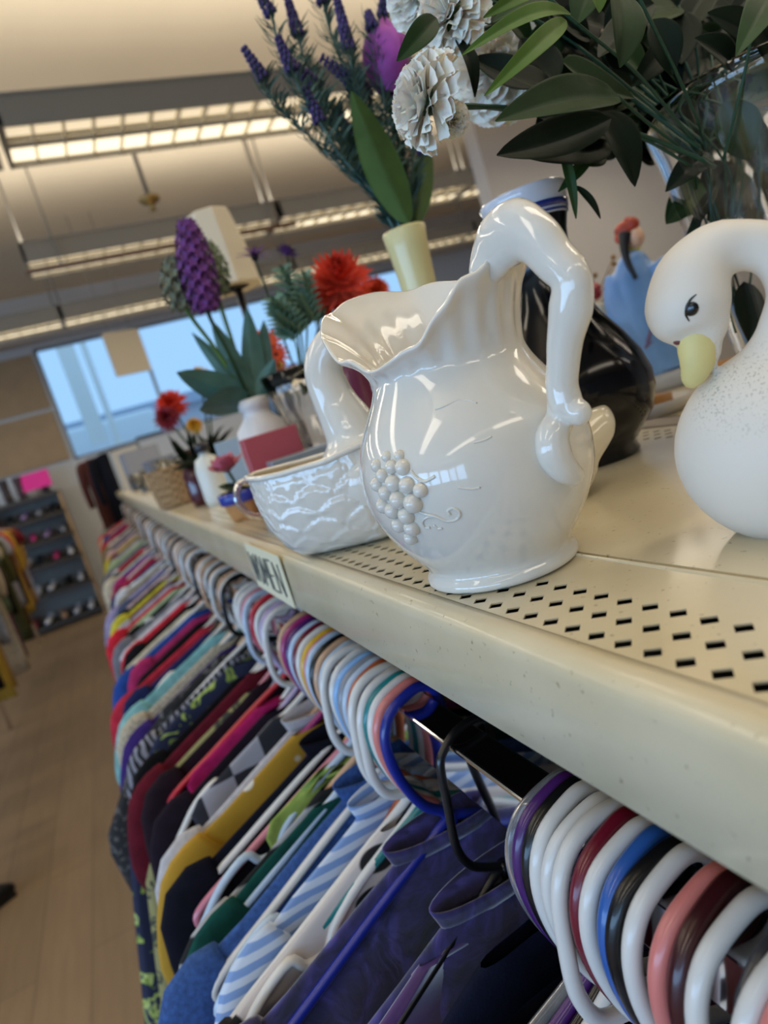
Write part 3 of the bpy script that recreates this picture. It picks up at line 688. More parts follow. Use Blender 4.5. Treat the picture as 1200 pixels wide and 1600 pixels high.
# ================================================================== BLACK-BLUE VASE, white banded rim
_b = Vector((.57, .62, SZ)); _v = Vector((-_b.x, -_b.y, 0)).normalized(); _u = Vector((0, 0, 1)).cross(_v)
def vase(name, c, label, profs, cat='vase'):
    r = empty(name, c); tag(r, label, cat)
    last = r
    for pn, prof, mat, nseg in profs:
        o_ = MB().lathe(prof, nseg, close_ends=False).build(pn, mat, last if pn == 'rim_band' else r)
        if pn != 'rim_band': last = o_
    return r
bc = _b + _u * -.037
vase('bottle_vase', bc, 'round bodied midnight blue vase with white and blue banded rim behind the pitcher', [
 ('body', [(.001, .004), (.058, .002), (.062, .0), (.064, .005), (.060, .014), (.070, .026), (.088, .048), (.0955, .072), (.0955, .092), (.088, .118), (.073, .145), (.056, .17), (.043, .195), (.037, .225), (.0365, .25), (.040, .275), (.044, .29)], M_navy, 48),
 ('rim', [(.044, .29), (.0465, .302), (.049, .314), (.0515, .322), (.050, .324), (.047, .320), (.042, .30), (.034, .26)], pmat('pale blue white glaze', '#cfd6e4', rough=.12, coat=.5), 48),
 ('rim_band', [(.0460, .2965), (.0470, .2965), (.0482, .3035), (.0470, .3035)], pmat('cobalt band', '#26367f', rough=.15, coat=.4), 48),
 ('rim_band', [(.0452, .2915), (.0458, .2915), (.0464, .2942), (.0455, .2942)], pmat('cobalt band', '#26367f'), 48)])
# small white dish with a pointed end, between pitcher and dark vase
wb = empty('bird_dish', (.42, .50, SZ)); tag(wb, 'small cream white ceramic bird dish with upturned pointed tail beside the dark vase', 'dish')
mb = MB()
tipc = on_y(944, 638, .52) - Vector((.42, .50, SZ))
mb.ball((-.02, .015, .035), .034, 20, sc=(1.15, .9, 1.0)); mb.tube([(-.01, .01, .045), tipc * .55 + Vector((0, 0, .02)), tipc], [.028, .020, .0055], n=14)
mod_remesh(mb.build('body', pmat('cream ceramic', '#e2d9c2', rough=.15, coat=.4), wb), .0016, 10)

# ================================================================== LADY FIGURINE
M_robe = pmat('blue robe glaze', '#6f9bd4', rough=.35, coat=.2, nscale=9, namt=.2)
fg = empty('lady_figurine', (1.08, 1.0, SZ), math.atan2(-.734, .679)); tag(fg, 'porcelain lady figurine in a long blue robe with red headdress and black ponytail', 'figurine')
mb = MB()
mb.tube([(.01, 0, .035), (.004, 0, .09), (-.006, 0, .15), (-.008, 0, .20), (-.010, 0, .235), (-.009, 0, .262), (-.008, 0, .28)], [.062, .060, .058, .052, .050, .036, .014], n=28, smooth=5, flat=[.8, .75, .7, .65, .6, .6, 1])
mb.tube([(-.045, 0, .245), (-.055, -.005, .20), (-.052, -.02, .16), (-.03, -.035, .15)], [.022, .024, .022, .015], n=14)
mb.tube([(.03, 0, .245), (.05, .0, .20), (.052, -.005, .15), (.06, 0, .10)], [.020, .024, .026, .022], n=14)
mod_remesh(mb.build('robe', M_robe, fg), .003, 6)
mb = MB(); mb.ball((.004, -.004, .303), .019, 16, sc=(.9, 1, 1.15)); mb.tube([(-.006, 0, .275), (-.002, 0, .29)], .009, n=10, smooth=1); mb.ball((.0185, -.004, .302), .004, 8); mb.build('head', pmat('porcelain skin', '#d9b096', rough=.4), fg)
mb = MB(); mb.tube([(-.022, 0, .276), (-.006, -.002, .284), (.008, 0, .278)], .008, n=10); mb.build('collar', pmat('yellow collar', '#d8c46a', rough=.5), fg)
mb = MB(); mb.ball((-.008, -.002, .322), .021, 14, sc=(1.1, 1, .85)); mb.ball((.004, -.01, .327), .014, 10); mb.ball((-.019, -.004, .311), .014, 10); mb.ball((-.002, -.008, .335), .009, 8); mb.build('headdress', pmat('red headdress', '#a8402e', rough=.5, nscale=90, namt=.4), fg)
mb = MB(); mb.tube([(-.012, -.014, .312), (-.018, -.024, .29), (-.018, -.032, .26), (-.010, -.038, .225)], [.014, .009, .006, .0045], n=12); mb.build('ponytail', pmat('black hair', '#15161d', rough=.4), fg)
mb = MB(); mb.lathe([(.001, .0), (.055, 0), (.06, .01), (.056, .034), (.001, .036)], 26, c=(.008, 0, 0)); mb.build('base', pmat('grey blue base', '#a9adb4', rough=.4), fg)
mb = MB(); mb.tube([(-.018, -.045, .09), (-.012, -.05, .105), (-.002, -.05, .128)], [.003, .005, .0015], n=8); mb.tube([(-.026, -.042, .08), (-.018, -.05, .094), (-.004, -.05, .10)], [.0015, .004, .0015], n=8); mb.build('painted_sprig', pmat('mauve sprig', '#6f5f86', rough=.5), fg)
tr = empty('wooden_tray', (1.13, .93, SZ)); tag(tr, 'round amber brown wooden tray under the right of the blue lady figurine', 'tray')
# (tray stands beside the figurine)
tr.location = Wd((1.165, .90, SZ)); MB().lathe([(.001, .002), (.05, 0), (.06, .004), (.064, .02), (.060, .02), (.056, .007), (.001, .006)], 32, close_ends=False).build('bowl', pmat('amber wood', '#a0703c', rough=.4, nscale=20, namt=.3), tr)

# ================================================================== GLASS TRUMPET VASE
GC = Vector((.745, .495, SZ))
gv = empty('glass_vase', GC); tag(gv, 'large clear glass vase with flared rim holding the white carnation bouquet', 'vase')
go_ = [(.001, .0), (.062, .0), (.066, .005), (.064, .02), (.060, .06), (.070, .12), (.080, .17), (.089, .22), (.096, .27), (.102, .305), (.109, .335), (.115, .352)]
gi_ = [(r - .0095 if r > .02 else r, z + (.012 if z < .01 else 0)) for r, z in reversed(go_)]
mb = MB(); mb.lathe(go_ + [(.1125, .3545), (.110, .354)] + gi_, 80, close_ends=False); mb.build('vessel', M_glass, gv)
# ================================================================== FLOWERS
def frame_to(d):
    d = Vector(d).normalized(); a = d.orthogonal().normalized(); b = d.cross(a); return Matrix((a, b, d)).transposed()
def leaf(mb, base, tip, width, bend=.12, roll=None, nl=8, shape='lance', cup=.38):
    base = Vector(base); tip = Vector(tip); d = tip - base; L = d.length; d.normalize()
    side = Vector(roll) if roll is not None else d.orthogonal(); side = side - d * side.dot(d); side.normalize(); nn = d.cross(side)
    def fn(i, j):
        t = i; s_ = (j - .5) * 2
        wv = math.sin(PI * min(1, t ** .8)) ** .75 if shape == 'lance' else math.sin(PI * (t * .92 + .08)) ** .6
        if t > .999: wv = 0.02
        wd = width / 2 * wv + .0004
        pl = .07 * wd * (int(j * nj + .5) % 2) if nj > 4 else 0
        return base + d * (L * t) + side * (s_ * wd) + nn * (bend * L * math.sin(PI * t) + cup * wd * abs(s_) + pl)
    nj = 12 if nl >= 10 else 4
    mb.grid(fn, nl, nj)
def petal_ring(mb, c, M, n_, L, wd, open_, ph=0.0, curl=.2, nl=4):
    for k in range(n_):
        a = 2 * PI * k / n_ + ph + random.uniform(-.08, .08); rad = Vector((math.cos(a), math.sin(a), 0)); o_ = open_ + random.uniform(-.1, .1)
        d = rad * math.sin(o_) + Vector((0, 0, math.cos(o_))); l_ = L * random.uniform(.88, 1.08); sd = Vector((-math.sin(a), math.cos(a), 0))
        nr = d.cross(sd)
        def fn(t, j):
            s_ = (j - .5) * 2; w_ = wd / 2 * math.sin(PI * min(1, .12 + t * .86)) ** .7
            return Vector(c) + M @ (d * (l_ * t) + sd * (s_ * w_) + nr * (-curl * l_ * t * t) + nr * (.2 * w_ * abs(s_)))
        mb.grid(fn, nl, 2)
def ruffled(mb, c, axis, R, layers=7):                        # carnation head
    M = frame_to(axis); c = Vector(c)
    for k in range(layers):
        f = k / (layers - 1); op = .15 + 1.45 * f; L = R * (.85 + .22 * f); npt = 4 + k
        for q in range(npt):
            a0 = 2 * PI * q / npt + k * .7 + random.uniform(-.15, .15); span = 2 * PI / npt * 1.9; o_ = op + random.uniform(-.15, .15); seed = random.random() * 50
            def fn(t, j):
                a = a0 + (j - .5) * span * (.35 + .65 * t); ruff = (math.sin(j * 15 + seed) * .09 + math.sin(j * 31 + seed * 2) * .03) * R * t * t; jag = R * (.022 * (int(j * 22 + .5) % 2) * (1 if t > .95 else 0) + .22 * abs(j - .5) ** 2 * t)
                rr = (L * t - jag); d = Vector((math.cos(a) * math.sin(o_), math.sin(a) * math.sin(o_), math.cos(o_))); nr = Vector((math.cos(a) * math.cos(o_), math.sin(a) * math.cos(o_), -math.sin(o_)))
                return c + M @ (d * rr + nr * (ruff + .25 * R * t * t * (f - .1)))
            mb.grid(fn, 5, 22)
def stem_tube(path, r=.0018): return MB().tube(path, r, n=7, smooth=5)

def carnation(label, px, py, y, R, face, stem_px, name='carnation'):
    c = on_y(px, py, y); t = empty(name, c); tag(t, label, 'flower', 'white carnations in the glass vase')
    ax_ = Vector(face).normalized(); mb = MB(); ruffled(mb, (0, 0, 0), ax_, R); mb.build('bloom', M_petalw, t)
    M = frame_to(-ax_); mb = MB(); mb.lathe([(R * .30, -R * .12), (R * .24, R * .15), (R * .20, R * .45), (R * .08, R * .7)], 12, M=M); mb.build('calyx', M_stem, t)
    pth = [-ax_ * R * .6] + [on_y(a, b, yy) - c for a, b, yy in stem_px]; stem_tube(pth, .0022).build('stem', M_stem, t)
U = AX * 0
camR = Vector((AX[0], AY[0], AZ[0])); camU = Vector((AX[1], AY[1], AZ[1])); camF = Vector((AX[2], AY[2], AZ[2]))
carnation('white carnation facing left beside the purple tulip', 672, 160, .50, .037, -camR * .95 + camU * .1 - camF * .15, [(790, 168, .51), (880, 185, .52), (1000, 210, .50), (1120, 260, .49)])
carnation('small white carnation bud below the left facing white carnation', 708, 188, .49, .014, camR * .2 - camU * .7 - camF * .5, [(728, 165, .495), (800, 172, .52)], 'carnation_bud')
carnation('white carnation at the top edge above the left facing one', 706, 28, .53, .034, -camR * .5 + camU * .2 - camF * .6, [(800, 40, .55), (900, 90, .55), (1090, 230, .49)])
carnation('large white carnation behind the bright narrow leaves', 775, 108, .60, .050, -camR * .2 - camU * .3 - camF * .7, [(860, 90, .60), (960, 140, .58), (1120, 260, .50)])
carnation('white carnation partly cut by the top edge, highest one', 655, -8, .62, .034, -camR * .3 - camF * .7, [(760, 10, .62), (900, 80, .6), (1100, 220, .5)])
carnation('white carnation peeking in at the top behind leaves', 782, -22, .58, .036, camU * .2 - camF * .8, [(840, 20, .58), (960, 100, .56), (1110, 230, .49)])

def leafy(label, stem, leaves, mats=None):
    """stem: [(px,py,y)...]; leaves: [(bx,by,tx,ty,width_px,y,mat)]"""
    s0 = on_y(*stem[0]); t = empty('leafy_stem', s0); tag(t, label, 'foliage', 'leafy stems in the glass vase')
    stem_tube([on_y(*p) - s0 for p in stem], .0015).build('stem', M_stem, t)
    for (bx, by, tx, ty, wpx, y, dy, m_, bend) in leaves:
        b_ = on_y(bx, by, y) - s0; e_ = on_y(tx, ty, y + dy) - s0
        mb = MB(); wd = wpx / F_PX * camF.dot(b_ + s0)
        roll = (camU * (b_.y * 0 + 1)); d = (e_ - b_).normalized(); side = d.cross(camF).normalized(); side = (side + camF * random.uniform(-.5, .5)).normalized()
        leaf(mb, b_, e_, wd * 1.05, bend, side, nl=12); mb.build('leaf', m_, t)
leafy('leafy stem with two broad dark leaves pointing left above the banded vase', [(1090, 250, .50), (1010, 190, .49), (965, 150, .48)], [
 (968, 152, 774, 190, 66, .47, -.01, M_green, .05), (955, 185, 776, 243, 58, .48, .0, M_green3, -.06), (935, 175, 992, 292, 72, .49, 0, M_green3, .05), (920, 205, 868, 125, 40, .50, .02, M_green3, .05)])
leafy('leafy stem with narrow bright leaves arching to the lower left', [(1100, 240, .50), (1000, 120, .47), (905, 40, .45), (850, -10, .45)], [
 (892, 22, 722, 86, 24, .43, -.01, M_green2, .12), (885, 32, 757, 150, 27, .42, -.02, M_green2, .10), (845, -22, 755, 28, 22, .43, -.01, M_green2, .08), (930, -25, 900, 40, 50, .45, 0, M_green, .05), (865, 2, 770, 35, 26, .46, 0, M_green, .06)])
leafy('leafy stem with dark leaves hanging at the top centre right', [(1110, 235, .50), (1060, 120, .46), (1010, 20, .44), (980, -40, .44)], [
 (965, -15, 968, 106, 66, .43, -.01, M_green, .06), (910, -30, 936, 20, 46, .42, -.01, M_green2, .08), (1020, 30, 1050, 118, 52, .46, .0, M_green3, .05), (1000, 10, 935, 90, 46, .48, .0, M_green3, -.05), (1040, 70, 985, 135, 38, .48, .0, M_green3, .06)])
leafy('leafy stem with thin drooping leaves above the banded vase rim', [(1080, 260, .50), (1000, 215, .50), (925, 200, .51), (868, 190, .52)], [
 (876, 228, 900, 342, 15, .52, 0, M_green, .12), (925, 232, 872, 300, 20, .52, 0, M_green, .08), (898, 290, 938, 342, 12, .52, 0, M_green3, .1), (880, 175, 842, 130, 30, .53, 0, M_green3, .04)])
leafy('leafy stem with a glossy pointed leaf in the top right corner', [(1130, 250, .47), (1160, 130, .43), (1180, 20, .42), (1190, -40, .42)], [
 (1215, -12, 1150, 88, 52, .40, -.02, M_green, .1), (1180, 60, 1105, 20, 40, .43, 0, M_green3, .05), (1175, 30, 1235, 110, 60, .43, 0, M_green3, .05), (1150, 110, 1085, 60, 46, .45, 0, M_green3, .06)])
leafy('short leafy sprig with one green leaf overlapping the purple tulip', [(1095, 235, .50), (900, 70, .52), (760, 0, .53), (690, 20, .53)], [
 (682, 28, 620, 96, 34, .50, 0, M_green, .08), (712, 60, 742, 152, 24, .52, 0, M_green3, .18), (730, -8, 700, 50, 24, .52, 0, M_green, .08)])
# deep foliage mass
lab_place = ['inside the glass vase mouth', 'at the upper right', 'behind the top centre leaves', 'left of the glass rim', 'high at the right edge', 'behind the large white carnation', 'over the vase rim', 'low beside the vase rim', 'near the top edge']
lab_place += ['right of the white carnations', 'under the narrow bright leaves', 'at the top right corner behind', 'in the middle of the dark mass', 'low inside the glass', 'deep in the glass at right', 'above the glass rim centre', 'cropped at the right inside the glass', 'just left of the glass rim top']
cents = [(1010, 120), (1110, 70), (930, 50), (960, 190), (1170, 20), (860, 90), (1090, 160), (985, 225), (1060, 10), (880, 150), (850, 20), (1185, 110), (1040, 70), (1100, 270), (1150, 190), (1120, 110), (1185, 250), (1060, 140)]
for i, (cx, cy) in enumerate(cents):
    lv = []
    for k in range(14):
        a = random.uniform(0, 2 * PI); r0 = random.uniform(0, 45); bx, by = cx + r0 * math.cos(a), cy + r0 * math.sin(a) * .8; a2 = a + random.uniform(-.5, .5); ln = random.uniform(80, 140)
        tx, ty = bx + ln * math.cos(a2), by + ln * math.sin(a2) * .8
        if i in (13, 14, 16): ty = min(ty, 350); tx = max(1040, tx); by = min(by, 300)
        elif ty > 255: ty = 245
        if tx < 800 and ty > 120: continue
        lv.append((bx, by, tx, ty, random.uniform(38, 70), (.54 if bx < 960 else .60) + random.uniform(-.03, .12), random.uniform(-.03, .03), random.choice([M_green3, M_green3, M_green]), random.uniform(-.08, .08)))
    leafy('dark green leafy stem in the bouquet ' + lab_place[i], [(1165 - (i * 37) % 70, 480, .56), (1185 - (i * 53) % 110, 215 + (i * 29) % 90, .54 + (i % 5) * .025), ((cx + 1120) / 2, (cy + 200) / 2 - 15, .56), (cx, cy, .58)], lv)
leafy('leafy stem hanging down inside the glass vase behind the swan neck', [(1150, 520, .52), (1120, 400, .52), (1110, 260, .51)], [
 (1120, 290, 1065, 395, 18, .53, 0, M_green3, .1), (1165, 330, 1130, 440, 16, .53, 0, M_green3, .1), (1110, 240, 1040, 300, 40, .52, 0, M_green3, .05), (1160, 440, 1172, 545, 44, .55, 0, M_green3, .03), (1130, 160, 1170, 250, 60, .48, 0, M_green, .1)])

# ---- yellow vase with lavender and the tulip
_b = Vector((.52, .95, SZ)); _v = Vector((-_b.x, -_b.y, 0)).normalized(); _u = Vector((0, 0, 1)).cross(_v)
YC = _b + _u * .031; YC.z = SZ
M_yv = pmat('pale yellow ceramic', '#ddd29b', rough=.3, coat=.3)
vase('bud_vase', YC, 'pale yellow ceramic vase with flared mouth holding lavender and a purple tulip', [
 ('body', [(.001, .0), (.045, .0), (.05, .01), (.062, .05), (.066, .10), (.058, .15), (.044, .19), (.034, .22), (.0285, .255), (.0278, .285), (.029, .32), (.0315, .355), (.0345, .383), (.0335, .386), (.031, .38), (.027, .33), (.025, .29)], M_yv, 40)])
YM = YC + Vector((0, 0, .30))
def ypt(px, py, dd=0.0): return on_y(px, py, YC.y + dd)
lav = [(383, 78, 412, 122, 430, 160), (402, -12, 424, 22, 445, 90), (450, 0, 466, 54, 480, 100), (497, -20, 505, 5, 520, 60), (527, 0, 546, 78, 552, 110), (576, 22, 582, 44, 590, 90), (505, 92, 545, 122, 565, 170), (532, 185, 562, 232, 585, 270), (436, 62, 456, 110, 480, 160), (600, -12, 598, 26, 600, 90), (634, 18, 636, 50, 636, 110), (478, 140, 500, 190, 530, 240), (560, 110, 575, 150, 590, 200), (460, 100, 490, 130, 520, 190), (618, -20, 615, 15, 612, 60), (668, 70, 674, 90, 660, 160), (545, 140, 570, 180, 595, 240), (655, 205, 662, 240, 650, 300)]
lnames = ['lavender spike leaning furthest left over the ceiling light', 'lavender spike cut by the top edge, leftmost at top', 'dark lavender spike just right of the top left one', 'lavender spike barely entering the top edge', 'lavender spike left of the tulip, tall and dark', 'small lavender spike touching the tulip left edge', 'pale lavender spike pointing left below the tall ones', 'pinkish lavender spike low in the foliage left of the tulip leaf', 'lavender spike half hidden in sage leaves at upper left', 'lavender spike rising right above the tulip', 'lavender spike behind the right of the tulip', 'dark lavender spike low at the left of the bunch', 'lavender spike close under the tulip bloom left', 'lavender spike in the middle left of the bunch', 'short lavender spike above the tulip tip', 'tiny lavender spike between tulip and white carnation', 'lavender spike just left of the tulip leaf tip', 'lavender sprig low right of the tulip leaf']
for i, (tx, ty, bx, by, sx, sy) in enumerate(lav):
    dd = random.uniform(-.05, .06); b0_ = YM + Vector((random.uniform(-.018, .018), random.uniform(-.015, .015), 0))
    t = empty('lavender_stem', b0_); tag(t, lnames[i], 'flower', 'lavender in the yellow vase')
    tip, sb_ = ypt(tx, ty, dd) - b0_, ypt(bx, by, dd) - b0_; mid = ypt((sx + 628) / 2 + (sx - 628) * .02, (sy + 345) / 2, dd * .5) - b0_
    mth = Vector((.0, 0, .085)) + (ypt(628, 350) - YM - Vector((0, 0, .085))) * .0
    mb = MB(); mb.tube([(0, 0, 0), mth * .9, mid, ypt(sx, sy, dd) - b0_, sb_, tip], .0019, n=6, smooth=4); mb.build('stem', M_sage, t)
    mb = MB(); ax_ = (tip - sb_); L = ax_.length; M = frame_to(ax_); nw = max(5, int(L / .0065))
    for k in range(nw + 1):
        f = k / nw; rr = .0068 * (1 - .55 * f) + .001
        for q in range(6):
            a = q * PI / 3 + k * .5; p = sb_ + ax_ * f + M @ Vector((math.cos(a) * rr, math.sin(a) * rr, .002)); mb.ball(p, .0034 * (1 - .3 * f), 5, sc=(1, 1, 1.35))
    mb.build('flower_spike', pmat('lavender pink', '#8a5d9c', rough=.8) if i in (7,) else M_lav, t)
    mb = MB(); pts_ = catmull([mth * 1.1, mid, ypt(sx, sy, dd) - b0_, sb_], 12)
    for k, p in enumerate(pts_):
        for q in range(8 if k < len(pts_) * .66 else (3 if k < len(pts_) * .85 else 1)):
            a = random.uniform(0, 2 * PI); dirv = (Vector((math.cos(a), math.sin(a) * .8, .9 + random.uniform(-.2, .5)))).normalized(); Ln = random.uniform(.018, .042)
            leaf(mb, p, p + dirv * Ln, .0036, .1, None, nl=3)
    mb.build('needle_leaves', M_sage, t)
tb = empty('tulip', YM); tag(tb, 'purple tulip with broad green leaves standing in the yellow vase', 'flower')
bc_ = ypt(606, 148, -.03) - YM; tt_ = ypt(600, 26, -.03) - YM; axv = (tt_ - bc_); HL = axv.length; M = frame_to(axv)
mb = MB()
for ringi in range(2):
    for q in range(3):
        a0 = 2 * PI * q / 3 + ringi * PI / 3
        def fn(t, j):
            a = a0 + (j - .5) * 2.3 * (1 - .55 * t ** 2.5); rr = HL * (.30 * math.sin(PI * min(1, t * .8 + .06)) ** .7) * (1.06 if ringi else 1.0) * (1 - .72 * max(0, t - .72) / .28)
            return bc_ + M @ Vector((math.cos(a) * rr, math.sin(a) * rr, HL * (t * .98) - abs(j - .5) * .02 * t))
        mb.grid(fn, 14, 8)
mb.build('bloom', M_purple, tb)
stem_tube([(0, 0, 0), ypt(640, 300) - YM, ypt(622, 220) - YM, bc_], .003).build('stem', M_stem, tb)
mb = MB(); leaf(mb, ypt(640, 352, -.03) - YM, ypt(549, 142, -.10) - YM, 52 / F_PX * 1.08, .02, camR * .95 + camF * .3, nl=16, shape='lance'); mb.build('leaf', M_tulipleaf, tb)
mb = MB(); leaf(mb, ypt(650, 352, .0) - YM, ypt(668, 205, 0) - YM, 36 / F_PX * 1.08, .02, camR, nl=14); mb.build('leaf', M_tulipleaf, tb)

# ================================================================== THINGS ALONG THE SHELF, blurred
def pot(name, cat, label, px, py, y, prof, mat, n_=28):
    c = on_y(px, py, y); c.z = SZ; r = empty(name, c); tag(r, label, cat); MB().lathe(prof, n_, close_ends=False).build('body', mat, r); return r, c
# white moisturiser-like bottle vase with hyacinth
HY = 1.32
c0 = on_y(400, 645, HY); c0.z = SZ
wv_, _ = pot('white_bottle_vase', 'vase', 'white bottle vase holding hyacinths, behind the pink box', 402, 650, HY, [(.001, 0), (.05, .0), (.054, .02), (.054, .13), (.05, .165), (.03, .185), (.026, .20), (.032, .205), (.032, .222), (.024, .224), (.02, .19)], pmat('satin white', '#e4e0dc', rough=.3))
HM = Vector((c0.x, HY, SZ + .19))
def hpt(px, py, dd=0): return on_y(px, py, HY + dd)
for i, (tx, ty, bx, by, lab, colm) in enumerate(((292, 352, 322, 480, 'tall purple hyacinth in front of the lampshade', pmat('hyacinth purple', '#6f3a80', rough=.7, nscale=60, namt=.4)), (270, 410, 288, 478, 'green and violet hyacinth bud left of the tall purple hyacinth', pmat('hyacinth green violet', '#6f7460', rough=.7, nscale=60, namt=.35)), (320, 385, 338, 455, 'grey green hyacinth bud right of the tall purple hyacinth', pmat('hyacinth grey green', '#7d8a70', rough=.7, nscale=60, namt=.35)))):
    t = empty('hyacinth', HM); tag(t, lab, 'flower', 'hyacinths in the white bottle vase')
    dd = (-.02, .02, .05)[i]; tip, bs_ = hpt(tx, ty, dd) - HM, hpt(bx, by, dd) - HM; ax_ = tip - bs_; L = ax_.length; M = frame_to(ax_)
    stem_tube([(0, 0, 0), hpt((bx + 400) / 2 - 5, (by + 620) / 2, dd) - HM, bs_, tip], .004).build('stem', M_green2 if i else M_green, t)
    mb = MB(); nw = int(L / .012)
    for k in range(nw + 1):
        f = k / nw; rr = .030 * math.sin(PI * min(1, .18 + f * .75)) ** .6
        for q in range(7):
            a = q * 2 * PI / 7 + k * .45; p = bs_ + ax_ * f + M @ Vector((math.cos(a) * rr, math.sin(a) * rr, 0)); petal_ring(mb, p, M @ frame_to((math.cos(a), math.sin(a), .3)), 5, .013, .007, .9, nl=2)
            mb.ball(bs_ + ax_ * f + M @ Vector((math.cos(a) * rr * .6, math.sin(a) * rr * .6, 0)), .009, 5)
    mb.build('flower_spike', colm, t)
t = empty('tulip_leaves', HM); tag(t, 'broad blue green leaves rising from the white bottle vase', 'foliage')
for (tx, ty, w_, dd) in ((276, 582, 44, -.03), (312, 640, 50, -.05), (330, 500, 30, 0), (385, 480, 34, .02), (412, 500, 34, .03), (300, 520, 24, .04), (355, 560, 30, .0), (430, 560, 28, -.02)):
    mb = MB(); leaf(mb, hpt(398, 632, 0) - HM, hpt(tx, ty, dd) - HM, w_ / F_PX * 1.4, .05, (camR * .6 + camU * .6), nl=10); mb.build('leaf', pmat('blue green leaf', '#4d7266', rough=.5, nscale=20, namt=.3), t)

def boxthing(name, cat, label, px, py, y, d, rz, mat, part='carton', z=None, mats=None):
    c = on_y(px, py, y); c.z = SZ if z is None else z; r = empty(name, c, rz); tag(r, label, cat)
    o = MB().box((0, 0, d[2] / 2), d).build(part, mat, r, smooth=False); mod_bevel(o, .0015, 2); return r
boxthing('pink_box', 'box', 'rose pink box standing behind the glass mug on the shelf', 425, 700, 1.22, (.105, .05, .15), -.08, pmat('rose pink card', '#b8525c', rough=.4, coat=.2))
gb = boxthing('grey_tin', 'tin', 'pale grey metal tin with open lid between pink box and swan planter', 470, 730, .98, (.15, .075, .078), -.1, pmat('pale grey tin', '#a3aab2', rough=.3, metal=.3))
o = MB().box((0, 0, .081), (.155, .08, .004), M=Matrix.Rotation(.08, 3, 'Y')).build('lid', pmat('tin lid', '#d6d3cb', rough=.3), gb, smooth=False)
boxthing('grey_tin', 'tin', 'long grey blue tin behind the open tin next to the swan planter', 500, 690, 1.12, (.2, .06, .10), -.1, pmat('blue grey tin', '#8f9aa6', rough=.3, metal=.3))
boxthing('blue_card', 'card', 'pale blue card box behind the pink flower pot', 372, 700, 1.55, (.10, .02, .16), -.2, pmat('pale blue card', '#a9bccb', rough=.5))
# glass mug
gm = empty('glass_mug', on_z(430, 770, SZ) * (1.10 / on_z(430, 770, SZ).y)); gm.location = Wd((.262, 1.06, SZ)); tag(gm, 'clear glass mug with curved handle left of the grey tin', 'mug')
mb = MB(); mb.lathe([(.001, .0), (.03, 0), (.034, .006), (.036, .09), (.0335, .09), (.031, .01), (.001, .008)], 28, close_ends=False); mb.build('cup', glassmat('mug glass', (.97, .98, 1), .02), gm)
mb = MB(); mb.tube([(-.033, 0, .075), (-.058, 0, .085), (-.072, 0, .06), (-.06, 0, .03), (-.034, 0, .022)], .0058, n=10); mb.build('handle', MC['mug glass'], gm)
# pink rose in blue banded terracotta pot
rp, rc = pot('flower_pot', 'pot', 'small terracotta pot with blue band holding a pink rose', 366, 735, 1.30, [(.001, 0), (.032, 0), (.036, .012), (.043, .042), (.044, .046), (.04, .046), (.001, .03)], pmat('terracotta tan', '#c08a52', rough=.5))
MB().lathe([(.0438, .036), (.047, .037), (.0485, .058), (.045, .059)], 28, close_ends=False).build('band', pmat('cobalt glaze', '#2a3f9c', rough=.2, coat=.3), rp)
rr_ = empty('rose', rc + Vector((0, 0, .04))); tag(rr_, 'pink rose bloom in the small blue banded pot', 'flower')
mb = MB(); 
for k in range(5): petal_ring(mb, (-.012, 0, .06), frame_to((-.2, -.2, 1)), 5 + k, .03 + .003 * k, .03, .15 + .28 * k, k, -.2)
mb.build('bloom', M_pink, rr_); stem_tube([(0, 0, 0), (-.005, 0, .03), (-.012, 0, .06)], .003).build('stem', M_green, rr_)
mb = MB(); [leaf(mb, (0, 0, .01), (.045 * math.cos(a), .045 * math.sin(a), .035), .022, .1) for a in (0, 1.3, 2.5, 3.8, 5)]; mb.build('leaves', M_green, rr_)
# white lidded bottle, wicker basket, dark red bottle
bt, _ = pot('white_bottle', 'bottle', 'white oval bottle right of the dark red bottle', 322, 720, 1.85, [(.001, 0), (.034, 0), (.038, .02), (.038, .10), (.03, .13), (.014, .14), (.014, .15), (.001, .15)], pmat('chalk white', '#d9dcd6', rough=.35))
MB().lathe([(.001, .15), (.02, .15), (.02, .175), (.001, .178)], 20).build('cap', pmat('black cap', '#1d2130', rough=.3, coat=.3), bt)
bt2, _ = pot('red_bottle', 'bottle', 'dark red glass bottle between wicker basket and white bottle', 300, 730, 2.0, [(.001, 0), (.03, 0), (.034, .02), (.034, .10), (.02, .13), (.012, .15), (.012, .17), (.001, .17)], pmat('dark red glass', '#4a1220', rough=.15, coat=.5))
wk = empty('wicker_basket', on_y(268, 720, 2.35) * 1.0); wk.location = Wd((on_y(268, 720, 2.35).x, 2.35, SZ)); tag(wk, 'tan wicker basket with checked weave on the far part of the shelf', 'basket')
mb = MB(); mb.lathe([(.05, 0), (.085, .002), (.09, .01), (.10, .13), (.103, .135), (.095, .135), (.082, .012), (.001, .01)], 32, close_ends=False, fn=lambda r, z, a, i: (r * (1 + .012 * math.sin(24 * a + i * PI)), z)); mb.build('basket_body', pattern('wicker', 'check', '#b99468', '#8f6c44', 110), wk)
